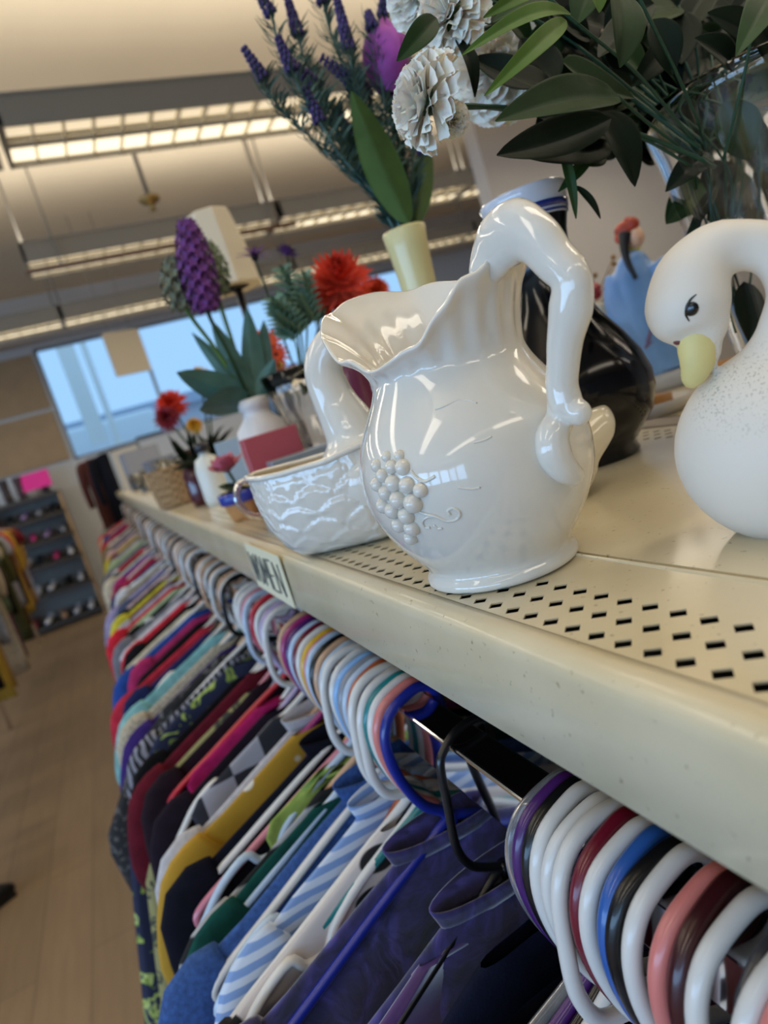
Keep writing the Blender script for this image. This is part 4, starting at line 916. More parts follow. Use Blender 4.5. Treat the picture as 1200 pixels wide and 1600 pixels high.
# crystal vase with dahlias
CY = 1.28
c0 = on_y(482, 640, CY); c0.z = SZ
cv = empty('crystal_vase', c0); tag(cv, 'cut crystal vase full of red orange dahlias behind the swan planter', 'vase')
o_ = [(.001, 0), (.04, 0), (.045, .01), (.03, .03), (.035, .08), (.048, .14), (.062, .20), (.075, .25)]
MB().lathe(o_ + [(r - .005 if r > .01 else r, z + .004) for r, z in reversed(o_)], 40, close_ends=False, fn=lambda r, z, a, i: (r * (1 + .03 * math.cos(14 * a)), z)).build('vessel', glassmat('crystal', (1, 1, 1), .02), cv)
DM = Vector((c0.x, CY, SZ + .20))
def dahlia(label, px, py, y, R, mat, face, group='dahlias and daisies in the crystal vase', name='dahlia', M0=None):
    m0 = M0 or DM; c = on_y(px, py, y); t = empty(name, m0); tag(t, label, 'flower', group); M = frame_to(face); cc = c - m0; mb = MB()
    for k in range(7): petal_ring(mb, cc - Vector(face).normalized() * R * .15 * k * .6, M, 9 + 3 * k, R * (.55 + .085 * k), R * .17, .12 + k * .27, k * .5, -.12)
    mb.build('bloom', mat, t); stem_tube([(0, 0, 0), cc * .5 + Vector((0, 0, -.01)), cc - Vector(face).normalized() * R * .5], .003).build('stem', M_green, t)
dahlia('big red orange dahlia above the white swan neck', 528, 428, CY - .03, .078, M_red, -camF + camU * .5)
dahlia('smaller orange dahlia right of the big red one', 588, 452, CY + .02, .045, M_orange, -camF + camU * .3 + camR * .4)
def aster(label, px, py, y, R, mat, face, n_=9, m0=None, grp='purple asters', ctr=None):
    m0 = m0 or DM; c = on_y(px, py, y); t = empty('aster', m0); tag(t, label, 'flower', grp); M = frame_to(face); cc = c - m0; mb = MB()
    petal_ring(mb, cc, M, n_, R, R * .26, 1.25); petal_ring(mb, cc, M, n_, R * .8, R * .22, .8, .3); mb.build('bloom', mat, t)
    mb = MB(); mb.ball(cc, R * .2, 8); mb.build('flower_centre', ctr or M_yellow, t); stem_tube([(0, 0, 0), cc * .5 + Vector((0, 0, -.012)), cc], .002).build('stem', M_green, t)
aster('spidery purple aster in front of the lampshade', 398, 402, CY + .02, .040, M_dpurple, -camF * .6 + camU, 8, ctr=M_dark)
aster('small deep purple aster between lampshade and red dahlia', 448, 396, CY, .026, M_dpurple, camU + camR * .3, 16, ctr=M_dpurple)
def fern(label, px0, py0, px1, py1, y, mat, m0, n_=16, ln=.05):
    b_ = on_y(px0, py0, y) - m0; e_ = on_y(px1, py1, y) - m0; t = empty('foliage_sprig', m0); tag(t, label, 'foliage', 'grey green sprigs in the crystal vase'); stem_tube([(0, 0, 0), b_, e_], .002).build('stem', mat, t); mb = MB()
    for k in range(n_):
        p = b_.lerp(e_, k / n_)
        for q in range(4):
            a = q * PI / 2 + k * .7; leaf(mb, p, p + Vector((math.cos(a), math.sin(a), .5)).normalized() * ln * (1 - .5 * k / n_), .012, .1, nl=3)
    mb.build('leaves', mat, t)
M_fern = pmat('grey green fern', '#6d8f7c', rough=.7, nscale=50, namt=.2)
for (a, b, c_, d, yy, lab) in ((470, 520, 440, 420, CY, 'grey green sprig left of the red dahlia'), (460, 530, 425, 470, CY - .04, 'grey green sprig lowest left in the crystal vase'), (480, 510, 475, 430, CY - .03, 'dark grey green sprig directly under the red dahlia'), (500, 500, 520, 470, CY + .03, 'grey green sprig behind the red dahlia')):
    fern(lab, a, b, c_, d, yy, M_fern, DM)
# orange & magenta flowers standing in a slim glass, just right of the white bottle vase
OC = on_y(445, 660, 1.5); OC.z = SZ
ov = empty('glass_tumbler', OC); tag(ov, 'slim glass tumbler holding orange and magenta flowers', 'glass')
MB().lathe([(.001, 0), (.035, 0), (.038, .15), (.035, .15), (.032, .008), (.001, .006)], 24, close_ends=False).build('vessel', MC['mug glass'], ov)
OM = OC + Vector((0, 0, .02))
for (px, py, dd, R, m_, lab) in ((418, 535, 0, .042, M_orange, 'orange gerbera highest in the tumbler beside the green leaves'), (412, 580, -.03, .038, M_orange, 'orange gerbera lowest in the tumbler'), (432, 555, .03, .036, M_orange, 'orange gerbera right in the tumbler'), (445, 592, -.02, .034, M_magenta, 'magenta flower in the tumbler right of the orange ones'), (436, 572, .04, .022, M_yellow, 'yellow flower between orange and magenta blooms in the tumbler'), (462, 582, .04, .026, M_magenta, 'magenta flower touching the crystal vase')):
    aster(lab, px, py, 1.5 + dd, R, m_, -camF + camU * .3, 12, OM, 'flowers in the glass tumbler', M_dark)
    DMx = OM
# dark foliage planter with red and yellow blossoms, farther left
PC = on_y(300, 640, 2.0); PC.z = SZ
pp = empty('planter', PC); tag(pp, 'dark planter of red and yellow silk flowers in front of the window', 'planter')
MB().lathe([(.001, 0), (.05, 0), (.06, .02), (.068, .10), (.062, .10), (.001, .07)], 28, close_ends=False).build('pot', pmat('black navy pot', '#101624', rough=.3), pp)
mb = MB()
for k in range(46):
    a = random.uniform(0, 2 * PI); e_ = random.uniform(.25, 1.2); L = random.uniform(.09, .17); leaf(mb, (0, 0, .09), (L * math.cos(a) * math.cos(e_), L * math.sin(a) * math.cos(e_), .09 + L * math.sin(e_)), .03, .12, nl=5)
mb.build('foliage', M_green3, pp)
PM = PC + Vector((0, 0, .08))
for (px, py, dd, R, m_, lab) in ((264, 628, 0, .050, M_red, 'red blossom of the dark planter against the window'), (258, 650, -.03, .040, pmat('petal deep red', '#8c2432', rough=.7), 'deep red blossom lowest at left of the dark planter'), (310, 585, .02, .034, M_yellow, 'yellow blossom highest over the dark planter'), (302, 662, -.05, .026, M_yellow, 'small yellow blossom low on the dark planter'), (322, 590, .04, .026, M_yellow, 'yellow blossom behind the broad blue green leaf')):
    dahlia(lab, px, py, 2.0 + dd, R, m_, -camF + camU * .3, 'blossoms of the dark planter', 'blossom', PM)
# table lamp
LY = 2.15; lc = on_y(378, 470, LY); lc.z = SZ
lp = empty('table_lamp', lc); tag(lp, 'table lamp with tall cream shade and dark stem behind the flowers', 'lamp')
s0 = on_y(362, 452, LY) - lc; s1 = on_y(338, 318, LY) - lc
mb = MB(); mb.lathe([(.060, .0), (.104, .0), (.100, .03), (.092, .12), (.078, .20), (.072, .232), (.068, .236), (.001, .236)], 8, c=(s0.x, 0, s0.z), close_ends=False); mb.build('lamp_shade', pmat('cream lamp shade', '#d9ccb2', rough=.8), lp, smooth=False)
MB().lathe([(.001, 0), (.07, 0), (.07, .01), (.02, .03), (.014, .1), (.022, .16), (.03, .24), (.02, .32), (.012, .40), (.012, s0.z), (.001, s0.z)], 20).build('base', pmat('dark lamp base', '#2a211f', rough=.3, coat=.3), lp)
MB().tube([(0, 0, s0.z - .02), (s0.x, 0, s0.z), (s0.x, 0, s0.z + .2)], .006, n=8, smooth=1).build('lamp_stem', M_dark, lp)
# glassware at the far end of the shelf
gl = [(.34, 3.1, .035, .13, 'clear drinking glass at far end of the shelf, nearest of the glassware'), (.27, 3.3, .045, .10, 'clear glass bowl near the lip at the far end'), (.38, 3.6, .04, .16, 'tall clear glass jar at the far end of the shelf'), (.30, 3.9, .05, .12, 'wide glass jar by the far shelf end'), (.40, 4.3, .05, .18, 'tallest clear glass jar far along the shelf'), (.28, 4.6, .04, .10, 'low glass tumbler close to the far shelf lip'), (.36, 5.1, .06, .15, 'clear glass canister near the last part of the shelf'), (.30, 5.7, .06, .14, 'clear glass canister farthest along the shelf')]
for (x, y, r_, h_, lab) in gl:
    t = empty('drinking_glass', (x, y, SZ)); tag(t, lab, 'glass', 'clear glassware at the far shelf end')
    MB().lathe([(.001, 0), (r_ * .8, 0), (r_ * .85, .01), (r_, h_), (r_ - .004, h_), (r_ * .8 - .003, .012), (.001, .01)], 20, close_ends=False).build('vessel', MC['mug glass'], t)
for (x, y, d, col, lab) in ((.52, 3.0, (.14, .12, .12), '#8a7456', 'brown cardboard box behind the wicker basket'), (.5, 4.0, (.2, .2, .15), '#cfc6b4', 'cream storage box far along the shelf'), (.55, 2.5, (.1, .1, .09), '#3c2b2c', 'dark brown box right of the wicker basket'), (.45, 5.0, (.2, .2, .2), '#6e7686', 'grey blue box near the far shelf end')):
    boxthing('storage_box', 'box', lab, 0, 0, 1, d, .1, pmat('card ' + col, col, rough=.6)).location = Wd((x, y, SZ))
for (x, y, d, col, lab) in ((.42, 6.2, (.3, .3, .34), '#8d8f96', 'grey carton standing far down the shelf'), (.36, 7.4, (.26, .3, .42), '#b9b4aa', 'tall pale carton near the far shelf end'), (.45, 8.8, (.34, .3, .5), '#5f6a78', 'slate carton second to last on the shelf'), (.34, 10.2, (.24, .3, .40), '#c7bfae', 'cream carton last at the far shelf end')):
    boxthing('carton', 'box', lab, 0, 0, 1, d, .1, pmat('card ' + col, col, rough=.6)).location = Wd((x, y, SZ))
# burgundy plate stand seen through the swan's neck, ornaments behind
pl_ = empty('plate', on_y(552, 640, 1.12)); pl_.location = Wd((on_y(560, 640, 1.12).x, 1.12, SZ)); tag(pl_, 'burgundy and white striped jar seen through the swan planter neck loop', 'jar')
MB().lathe([(.001, 0), (.04, 0), (.045, .02), (.045, .22), (.03, .25), (.001, .25)], 24, close_ends=False).build('body', pmat('burgundy glaze', '#6a2f48', rough=.25, coat=.3), pl_)
MB().lathe([(.0455, .05), (.047, .05), (.047, .2), (.0455, .2)], 24, close_ends=False, fn=lambda r, z, a, i: (r, z)).build('stripe', pmat('white stripe', '#cdbfc0', rough=.4), pl_).scale = (1, .35, 1)
# dried grass bundle and small things behind the dark vase
dg = empty('dried_flowers', (1.02, 1.22, SZ)); tag(dg, 'bunch of brown dried flowers behind the dark vase', 'dried flowers')
MB().lathe([(.001, 0), (.03, 0), (.04, .05), (.03, .1), (.026, .1)], 20, close_ends=False).build('pot', pmat('white pot', '#dcd6cc', rough=.4), dg)
mb = MB()
for k in range(110):
    a = random.uniform(0, 2 * PI); e_ = random.uniform(.7, 1.5); L = random.uniform(.10, .26); p = Vector((L * math.cos(a) * math.cos(e_), L * math.sin(a) * math.cos(e_), .09 + L * math.sin(e_))); mb.tube([(0, 0, .08), p * .6 + Vector((0, 0, .03)), p], .0012, n=4, smooth=2); mb.ball(p, .006, 5)
mb.build('seed_heads', pmat('dried brown', '#8b6a45', rough=.9, nscale=60, namt=.4), dg)
rs = empty('red_ornament', on_y(930, 487, 1.1)); rs.location = Wd((on_y(932, 490, 1.1).x, 1.1, SZ)); tag(rs, 'small red berry ornament on a pale stand behind the pitcher handle', 'ornament')
MB().lathe([(.001, 0), (.03, 0), (.012, .02), (.01, .15), (.02, .17), (.03, .20), (.001, .21)], 18).build('stand', pmat('cream stand', '#d3c9b4', rough=.5), rs)
mb = MB(); [mb.ball((.012 * math.cos(q * 2.1), .012 * math.sin(q * 2.1), .225 + .004 * q), .012, 8) for q in range(5)]; mb.build('berries', pmat('berry red', '#a03038', rough=.3), rs)
sj = empty('amber_dish', (.80, .78, SZ)); tag(sj, 'low white dish with amber candle left of the bisque swan beak', 'dish')
MB().lathe([(.001, 0), (.05, 0), (.06, .012), (.062, .022), (.055, .02), (.001, .006)], 28, close_ends=False).build('dish', pmat('white dish', '#d9d2c6', rough=.3), sj)
MB().lathe([(.001, .008), (.035, .008), (.036, .028), (.001, .03)], 20).build('candle', pmat('amber wax', '#b07a3a', rough=.4), sj)
# mirror-black coat hanging at the far gondola end
# ================================================================== HANGERS AND GARMENTS ON THE RAIL
PAL = {'white': '#dcdad6', 'dark red': '#6e1428', 'blue': '#2f5fae', 'black': '#121214', 'salmon pink': '#d98079', 'maroon': '#3d1519', 'purple': '#4a2168', 'clear': None, 'teal': '#1d7d80', 'orange brown': '#b8603a', 'light blue': '#86b2e2',
 'grey': '#8d8f96', 'tan': '#c9a283', 'yellow': '#d9ad2b', 'magenta': '#a12c70', 'royal blue': '#1c2a8c', 'pale blue': '#b7cbe0', 'pink': '#c77b8c', 'red': '#c0293a', 'lime': '#8fb04a', 'lilac': '#b9a8cc', 'charcoal': '#3a3a40', 'coral': '#e8695e', 'cream': '#d5ccb4'}
M_clearp = pmat('clear plastic', '#c9ccd0', rough=.15, trans=.8, ior=1.3)
def hmat(c): return M_clearp if PAL[c] is None else plastic(c, PAL[c])
HOOK = {
 'A': [(.046, -.022), (.044, .002), (.030, .014), (.010, .012), (-.012, .002), (-.025, -.018), (-.028, -.045), (-.022, -.078), (-.008, -.110), (.010, -.128), (.018, -.142)],
 'B': [(.046, -.022), (.046, .004), (.031, .015), (.006, .016), (-.016, .006), (-.030, -.016), (-.036, -.050), (-.038, -.085), (-.028, -.112), (-.006, -.122), (.012, -.128), (.018, -.142)],
 'W': [(.045, -.02), (.046, .002), (.034, .010), (.012, .009), (-.006, -.001), (-.014, -.013), (-.018, -.046), (-.023, -.090), (-.016, -.115), (-.002, -.128), (.018, -.140)]}
_hp = {}
def hanger(y, col, style='A', label=None, group=None, lean=0.0, notch=False, yaw=0.0):
    key = (col, style, notch)
    if key in _hp: r = copy_tree(_hp[key]); r.scale = (1, 1, 1)
    else:
        r = empty('clothes_hanger', (RX, 0, RZ)); rad = .0058 if style != 'W' else .0042
        mb = MB(); mb.tube([(x, 0, z) for x, z in HOOK[style]], rad, n=12, smooth=5); mb.build('hook', hmat(col), r)
        L = [(.018, 0, -.140), (-.02, 0, -.156), (-.09, 0, -.188)]
        if notch: L += [(-.13, 0, -.215), (-.15, 0, -.238), (-.175, 0, -.238), (-.19, 0, -.222), (-.23, 0, -.242)]
        else: L += [(-.18, 0, -.232)]
        L += [(-.262, 0, -.272), (-.278, 0, -.292), (-.262, 0, -.306), (-.20, 0, -.308)]
        Rr = [(.036 - p[0], 0, p[2]) for p in L][1:]
        path = [L[0]] + L[1:] + [(.018, 0, -.309)] + Rr[::-1]
        mb = MB(); mb.tube(path, rad * 1.0, n=10, smooth=4, closed=True); mb.tube([(.018, 0, -.135), (.018, 0, -.152)], rad * 1.25, n=10, smooth=1); mb.build('shoulder_frame', hmat(col), r)
        _hp[key] = r
        if style == 'A' and col == 'royal blue': MB().box((.03, 0, -.20), (.09, .006, .06)).build('web', hmat(col), r, smooth=False)
    r.location = Wd((RX, y, RZ)); r.rotation_euler = (lean, 0, yaw); tag(r, label, 'hanger', group); return r

def narrow(h_, k_):                                   # short skirt or children's hanger: same hook, narrower shoulders
    for c_ in h_.children:
        if c_.name.startswith('shoulder'): c_.scale = (k_, 1, 1); c_.location = (.018 * (1 - k_) * K, 0, 0)
def garment(y, W, L, th, mat, label, name='shirt', sleeve='short', zt=-.150, x=.218, yaw=0.0, flare=0.0, fexp=1.3, seed=0, group=None, collar=None, slope=.42, root=None, hi=False, neck=.095, cat=None):
    rnd = random.Random(seed * 77 + 5); r = root or empty(name, (x, y, RZ + zt - slope * (neck - .055)), yaw)
    if root is None: tag(r, label, cat or name.replace('_', ' '), group)
    na = 44 if hi else 24; ph = [rnd.uniform(0, 6.28) for _ in range(6)]; f1, f2 = rnd.uniform(6, 9), rnd.uniform(14, 20)
    tt_ = max(.016, th * .62); rows = [(neck, .018, 0.0, 0), (neck + .010, .020, -.004, 0), (W * .45, tt_, -slope * (W * .45 - neck), .1), (W * .75, tt_, -slope * (W * .75 - neck), .2), (W * .93, tt_ * .9, -slope * (W * .93 - neck), .3), (W, tt_ * .8, -slope * (W - neck) - .012, .35)]
    zs = rows[-1][2]; nb = 14 if hi else 9
    for k in range(1, nb + 1):
        t = k / nb; w_ = W * (.97 - .05 * math.sin(PI * min(1, t * 2.2)) + flare * min(t, .5) ** fexp) * (1 + .015 * math.sin(5 * t + ph[0])); rows.append((w_, th * (.5 + .5 * min(1, t * 3)), zs - (L + zs) * t, .4 + .6 * t))
    mb = MB(); vs = []
    for (hw, t_, z, f) in rows:
        for j in range(na):
            a = 2 * PI * j / na; cx = math.cos(a); sy = math.sin(a); xx = hw * cx; q = xx / max(W, .01)
            fold = (math.sin(q * f1 + ph[1] + z * 2.2) * .55 + math.sin(q * f2 + ph[2] - z * 3) * .3) * th * .55 * f
            yy = math.copysign(abs(sy) ** .8, sy) * t_ / 2 * (1 + .18 * math.sin(q * f2 + ph[3])) + fold
            vs.append(Vector((xx, yy, z + .006 * f * math.sin(q * 7 + ph[4]))))
    n_ = len(rows)
    fs = [(i * na + j, i * na + (j + 1) % na, (i + 1) * na + (j + 1) % na, (i + 1) * na + j) for i in range(n_ - 1) for j in range(na)] + [tuple((n_ - 1) * na + j for j in range(na))]
    mb.add(vs, fs); mb.build('garment_body', mat, r)
    if sleeve:
        for s_ in (-1, 1):
            Ls = .15 if sleeve == 'short' else .46; mb = MB(); x0 = s_ * W * .93; z0 = -slope * (W * .93 - neck) - .03
            mb.tube([(x0 - s_ * .03, 0, z0 + .012), (x0 + s_ * .02, 0, z0 - .03), (x0 + s_ * (.045 + rnd.uniform(-.01, .02)), rnd.uniform(-.006, .006), z0 - .06 - Ls * .5), (x0 + s_ * .045, rnd.uniform(-.008, .008), z0 - .06 - Ls)], [.036, .052, .05, .045] if sleeve == 'short' else [.036, .052, .042, .034], n=14, smooth=4, flat=th / .105, up=(1, 0, 0))
            mb.build('sleeve', mat, r)
    if collar:
        mb = MB(); mb.grid(lambda q, t: Vector(((neck + .006) * (1 + .10 * t) * math.cos(q * 2 * PI), (.012 + .002 * t) * math.sin(q * 2 * PI), -.006 + .034 * t * (.75 + .25 * math.sin(q * 2 * PI)))), 30, 3); mod_solid(mb.build('collar', collar, r), .0015)
    return r
# ---- the front group, nearest hangers (from the farthest of them to the camera)
front = [(.383, 'clear', 'A'), (.376, 'purple', 'A'), (.366, 'black', 'A'), (.357, 'white', 'A'), (.342, 'white', 'A'), (.327, 'white', 'B'), (.316, 'dark red', 'A'), (.305, 'white', 'A'), (.291, 'blue', 'A'), (.281, 'black', 'A'), (.270, 'white', 'A'), (.250, 'salmon pink', 'A'), (.239, 'maroon', 'A'), (.226, 'white', 'A'), (.208, 'charcoal', 'W'), (.199, 'white', 'A'), (.188, 'salmon pink', 'A'), (.176, 'lilac', 'A')]
flab = ['smoky clear hanger, first of the near cluster at lower right', 'dark purple plastic hanger beside the smoky clear one, near cluster', 'glossy black hanger between dark purple and white, near cluster', 'white plastic hanger right of the glossy black one, near cluster', 'second white plastic hanger from the left in the near cluster', 'white hanger with long squared hook loop left of dark red one', 'dark red plastic hanger in the near cluster under the lip', 'white plastic hanger between the dark red and the blue one', 'blue plastic hanger in the near cluster at lower right', 'black plastic hanger right of the blue one, near cluster', 'white plastic hanger with wide hook left of the salmon pink one', 'salmon pink plastic hanger right of the wide white hook', 'dark maroon plastic hanger touching the salmon pink one', 'thick white plastic hanger right of the dark maroon one', 'thin dark chrome-like hook between two white hangers at right edge', 'white plastic hanger right of the thin dark hook', 'salmon pink hanger in the bottom right corner', 'lilac hanger cropped by the right edge']
for i, ((y, c, s_), lab) in enumerate(zip(front, flab)): hanger(y, c, s_, lab, 'hangers in the near cluster on the rail', lean=random.uniform(-.03, .03), yaw=random.uniform(-.12, .05))
hanger(.511, 'black', 'W', 'slim black hanger hanging alone in the gap on the rail', lean=.0, yaw=.08)
hanger(.885, 'pink', 'A', 'long empty pink hanger whose shoulder tip sticks out toward the aisle', lean=.02, yaw=-.05)
hanger(.668, 'white', 'B', 'white notched hanger with shoulder tip over the striped blouse', notch=True, yaw=.05)
mid = [(.614, 'royal blue', 'A'), (.632, 'salmon pink', 'A'), (.648, 'white', 'A'), (.660, 'teal', 'A'), (.676, 'white', 'A'), (.694, 'white', 'B'), (.712, 'orange brown', 'A'), (.727, 'pale blue', 'A'), (.741, 'grey', 'A'), (.757, 'light blue', 'A'), (.777, 'white', 'A'), (.797, 'white', 'B'), (.818, 'pale blue', 'A'), (.840, 'tan', 'A'), (.858, 'black', 'A'), (.878, 'pale blue', 'A'), (.902, 'yellow', 'A'), (.926, 'white', 'A'), (.946, 'dark red', 'A'), (.966, 'pale blue', 'A'), (.986, 'purple', 'A'), (1.012, 'magenta', 'A'), (1.035, 'tan', 'A')]
mlab = ['royal blue plastic hanger facing the gap on the chrome rail', 'salmon pink hanger directly behind the royal blue one', 'white hanger between salmon pink and teal ones', 'teal plastic hanger behind the royal blue group front', 'white hanger directly behind the teal one', 'white hanger with squared hook second behind the teal one', 'orange brown plastic hanger in the middle group', 'pale blue white hanger just behind the orange brown one', 'grey hanger between the orange brown and light blue ones', 'light blue plastic hanger in the middle group', 'white hanger directly behind the light blue one', 'white hanger with squared hook, second behind the light blue one', 'pale blue hanger in front of the tan one, middle group', 'tan plastic hanger in front of the black one, middle group', 'black plastic hanger between tan and pale blue, middle group', 'pale blue hanger just in front of the yellow one', 'yellow plastic hanger in the middle group', 'white hanger directly behind the yellow one', 'dark red hanger second behind the yellow one', 'pale blue hanger in front of the purple one, middle group', 'purple plastic hanger in front of the magenta one', 'magenta plastic hanger near the end of the middle group', 'tan hanger behind the magenta one, last of middle group']
notches = {1, 4, 7, 11, 15}
carry = []
for q in (.560, .618, .655, .690, .730, .775, .810, .840, .870, .935, 1.000, 1.060): carry.append(min([h_[0] for h_ in mid], key=lambda v: abs(v - q)))
for i, ((y, c, s_), lab) in enumerate(zip(mid, mlab)):
    h_ = hanger(y, c, s_, lab, 'hangers in the middle group on the rail', lean=random.uniform(-.02, .02), notch=i in notches, yaw=random.uniform(-.12, .05))
    if y not in carry and i > 0: narrow(h_, .62)
# ---- far hangers
fc = ['white', 'white', 'pale blue', 'white', 'lilac', 'salmon pink', 'white', 'tan', 'royal blue', 'red', 'pale blue', 'teal', 'white', 'grey', 'black', 'white', 'light blue', 'magenta', 'lime', 'purple', 'coral', 'cream', 'orange brown', 'yellow', 'dark red']
zones = ['behind the WOMEN sign', 'just past the WOMEN sign', 'in the blurred second bay', 'far along the rail', 'near the far rail end']
y = 1.12; prev, prev2 = 'tan', 'magenta'; k = 0; used = set(); far_h = []
while y < 10.6:
    if not (1.42 < y < 1.52 or 2.05 < y < 2.2):
        c = fc[(k * 7 + (k // 3) * 4) % len(fc)]
        if y < 1.42: c = ['white', 'lilac', 'white', 'red', 'pale blue', 'pink', 'white'][k % 7]
        far_h.append((y, c)); k += 1
    y += .042 if y < 2.6 else (.07 if y < 4.5 else .13)
ordw = ['first', 'second', 'third', 'fourth', 'fifth', 'sixth', 'seventh', 'eighth', 'ninth', 'tenth', 'eleventh', 'twelfth', 'thirteenth', 'fourteenth', 'fifteenth', 'sixteenth', 'seventeenth', 'eighteenth', 'nineteenth', 'twentieth', 'next', 'last']
cnt = {}
for i, (y, c) in enumerate(far_h):
    z_ = zones[0 if y < 1.45 else 1 if y < 2.1 else 2 if y < 3.3 else 3 if y < 5 else 4]
    cnt[(c, z_)] = cnt.get((c, z_), 0) + 1
    pv = far_h[i - 1][1] if i else 'tan'
    lab = '%s hanger %s, %s %s one, after a %s' % (c, z_, ordw[cnt[(c, z_)] - 1], c, pv)
    h_ = hanger(y, c, 'A' if i % 4 else 'B', lab, 'hangers blurred along the far rail', lean=random.uniform(-.02, .02), notch=i % 5 == 0, yaw=random.uniform(-.1, .05))
    if i % 3: narrow(h_, random.uniform(.55, .8))

# ---- garments, near to far
P_crush = pattern('crushed indigo velvet', 'crush', '#0f0d2c', '#2c2460', 30, '#51479a')
P_cow = pattern('cow print', 'cow', '#c9c2c0', '#141216', 22)
P_stripe = pattern('light blue stripes', 'stripe', '#7f9fd4', '#c9d6ea', 26)
P_denim = pmat('denim blue knit', '#33548f', rough=.9, nscale=240, namt=.3, bump=.5, bscale=260)
P_dots = pattern('mustard dots', 'dots', '#b58a20', '#e8e2d2', 22)
P_chev = pattern('black white chevron', 'chevron', '#18181c', '#8f8d98', 30)
P_floral = pattern('navy floral', 'floral', '#151c3c', '#8aa03c', 38, '#b9c777')
P_toile = pattern('olive toile', 'floral', '#8f8a5a', '#2b3030', 44, '#3a4030')
P_speck = pmat('beige speckle knit', '#b3a791', rough=.95, nscale=300, namt=.5, bump=.5, bscale=300)
P_mel = pmat('white waffle knit', '#b9b7bb', rough=.95, nscale=120, namt=.12, bump=.5, bscale=220)
g = [
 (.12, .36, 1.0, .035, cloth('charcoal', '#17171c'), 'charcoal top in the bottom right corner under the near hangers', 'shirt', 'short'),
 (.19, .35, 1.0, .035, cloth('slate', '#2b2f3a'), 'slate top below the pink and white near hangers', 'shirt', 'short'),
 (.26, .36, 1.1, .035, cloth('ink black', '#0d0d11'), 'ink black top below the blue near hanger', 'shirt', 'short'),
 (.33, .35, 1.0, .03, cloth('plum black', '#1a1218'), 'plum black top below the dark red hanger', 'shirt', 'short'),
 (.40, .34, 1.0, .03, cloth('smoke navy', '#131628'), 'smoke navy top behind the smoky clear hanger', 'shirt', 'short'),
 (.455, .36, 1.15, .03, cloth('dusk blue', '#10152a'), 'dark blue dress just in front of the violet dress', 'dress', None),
 (.500, .33, 1.2, .03, pmat('violet satin', '#4b2a6a', rough=.5, sheen=.6, nscale=12, namt=.2), 'smooth violet top on the slim black hanger', 'shirt', 'short'),
 (.560, .37, 1.1, .045, P_crush, 'indigo crushed velvet shirt with collar nearest the gap', 'shirt', 'long'),
 (.618, .37, 1.1, .045, P_crush, 'second indigo velvet shirt behind the collared one', 'shirt', 'long'),
 (.672, .40, 1.1, .045, P_cow, 'cream and black cow print shirt', 'shirt', 'short'),
 (.727, .30, .9, .03, P_stripe, 'light blue and white striped blouse', 'blouse', 'short'),
 (.777, .40, 1.0, .045, P_denim, 'denim blue knit sweater with shoulder fold', 'sweater', 'long'),
 (.810, .34, 1.0, .022, cloth('bottle green', '#14483f'), 'bottle green top behind the denim blue sweater', 'shirt', 'short'),
 (.840, .35, 1.0, .022, pattern('black white lines', 'stripe', '#0e0e10', '#a9a9ad', 9), 'black top with white stripes behind the bottle green one', 'shirt', 'short'),
 (.870, .22, 1.1, .022, cloth('lime green', '#8ea452'), 'lime green top peeking out above the denim sweater', 'shirt', None),
 (.935, .37, 1.2, .035, cloth('night navy', '#0e0f1c'), 'night navy jacket behind the pink hanger', 'jacket', 'long'),
 (1.000, .36, 1.1, .03, P_dots, 'mustard blouse with white dots', 'blouse', 'short'),
 (1.060, .37, 1.2, .035, P_mel, 'white waffle knit sweater behind the mustard blouse', 'sweater', 'long'),
 (1.110, .33, 1.0, .025, pattern('grey plaid', 'check', '#a9a9b4', '#2b2b34', 24), 'black and white plaid shirt near the white sweater', 'shirt', None),
 (1.165, .37, 1.3, .035, cloth('aubergine', '#1d1420'), 'aubergine jacket behind the white waffle sweater', 'jacket', 'long'),
 (1.225, .32, 1.0, .025, cloth('fuchsia', '#b1205e'), 'fuchsia top between two dark jackets', 'shirt', None),
 (1.285, .38, 1.3, .035, cloth('black plum', '#21141d'), 'black plum cardigan in front of the maroon dress', 'cardigan', 'long'),
 (1.385, .41, 1.6, .045, cloth('maroon red', '#5c1322'), 'dark maroon dress at the left of the near garments', 'dress', 'short'),
 (1.455, .40, 1.3, .035, cloth('jet', '#0b0a0d'), 'jet black top behind the maroon dress', 'shirt', 'long'),
 (1.53, .40, 1.2, .035, P_chev, 'black and white chevron shirt behind the jet top', 'shirt', 'short'),
 (1.61, .41, 1.3, .035, cloth('royal purple', '#3a2668'), 'royal purple top behind the chevron shirt', 'shirt', 'short'),
 (1.70, .43, 1.6, .045, P_speck, 'beige speckled knit cardigan hanging farthest into the aisle', 'cardigan', 'long'),
 (1.78, .42, 1.3, .03, cloth('aqua', '#7fb3b4'), 'aqua top behind the beige speckled cardigan', 'shirt', 'short'),
]
hy_all = [h_[0] for h_ in front] + [.511] + [h_[0] for h_ in mid] + [h_[0] for h_ in far_h]
for i, (y, W, L, th, m_, lab, nm, sl) in enumerate(g):
    if y > .48: y = min(hy_all, key=lambda q: abs(q - y))
    garment(y + .002, W * .80, L, th, m_, lab, nm, sl, seed=i, group='women\'s clothes nearest on the rail', collar=m_ if i in (7, 8, 10, 11, 15, 17) else None, neck=(.07 if i in (7, 8, 10, 11, 15, 17, 22) else random.uniform(.065, .11)), yaw=random.uniform(-.06, .06), hi=y > .48, slope=.44)
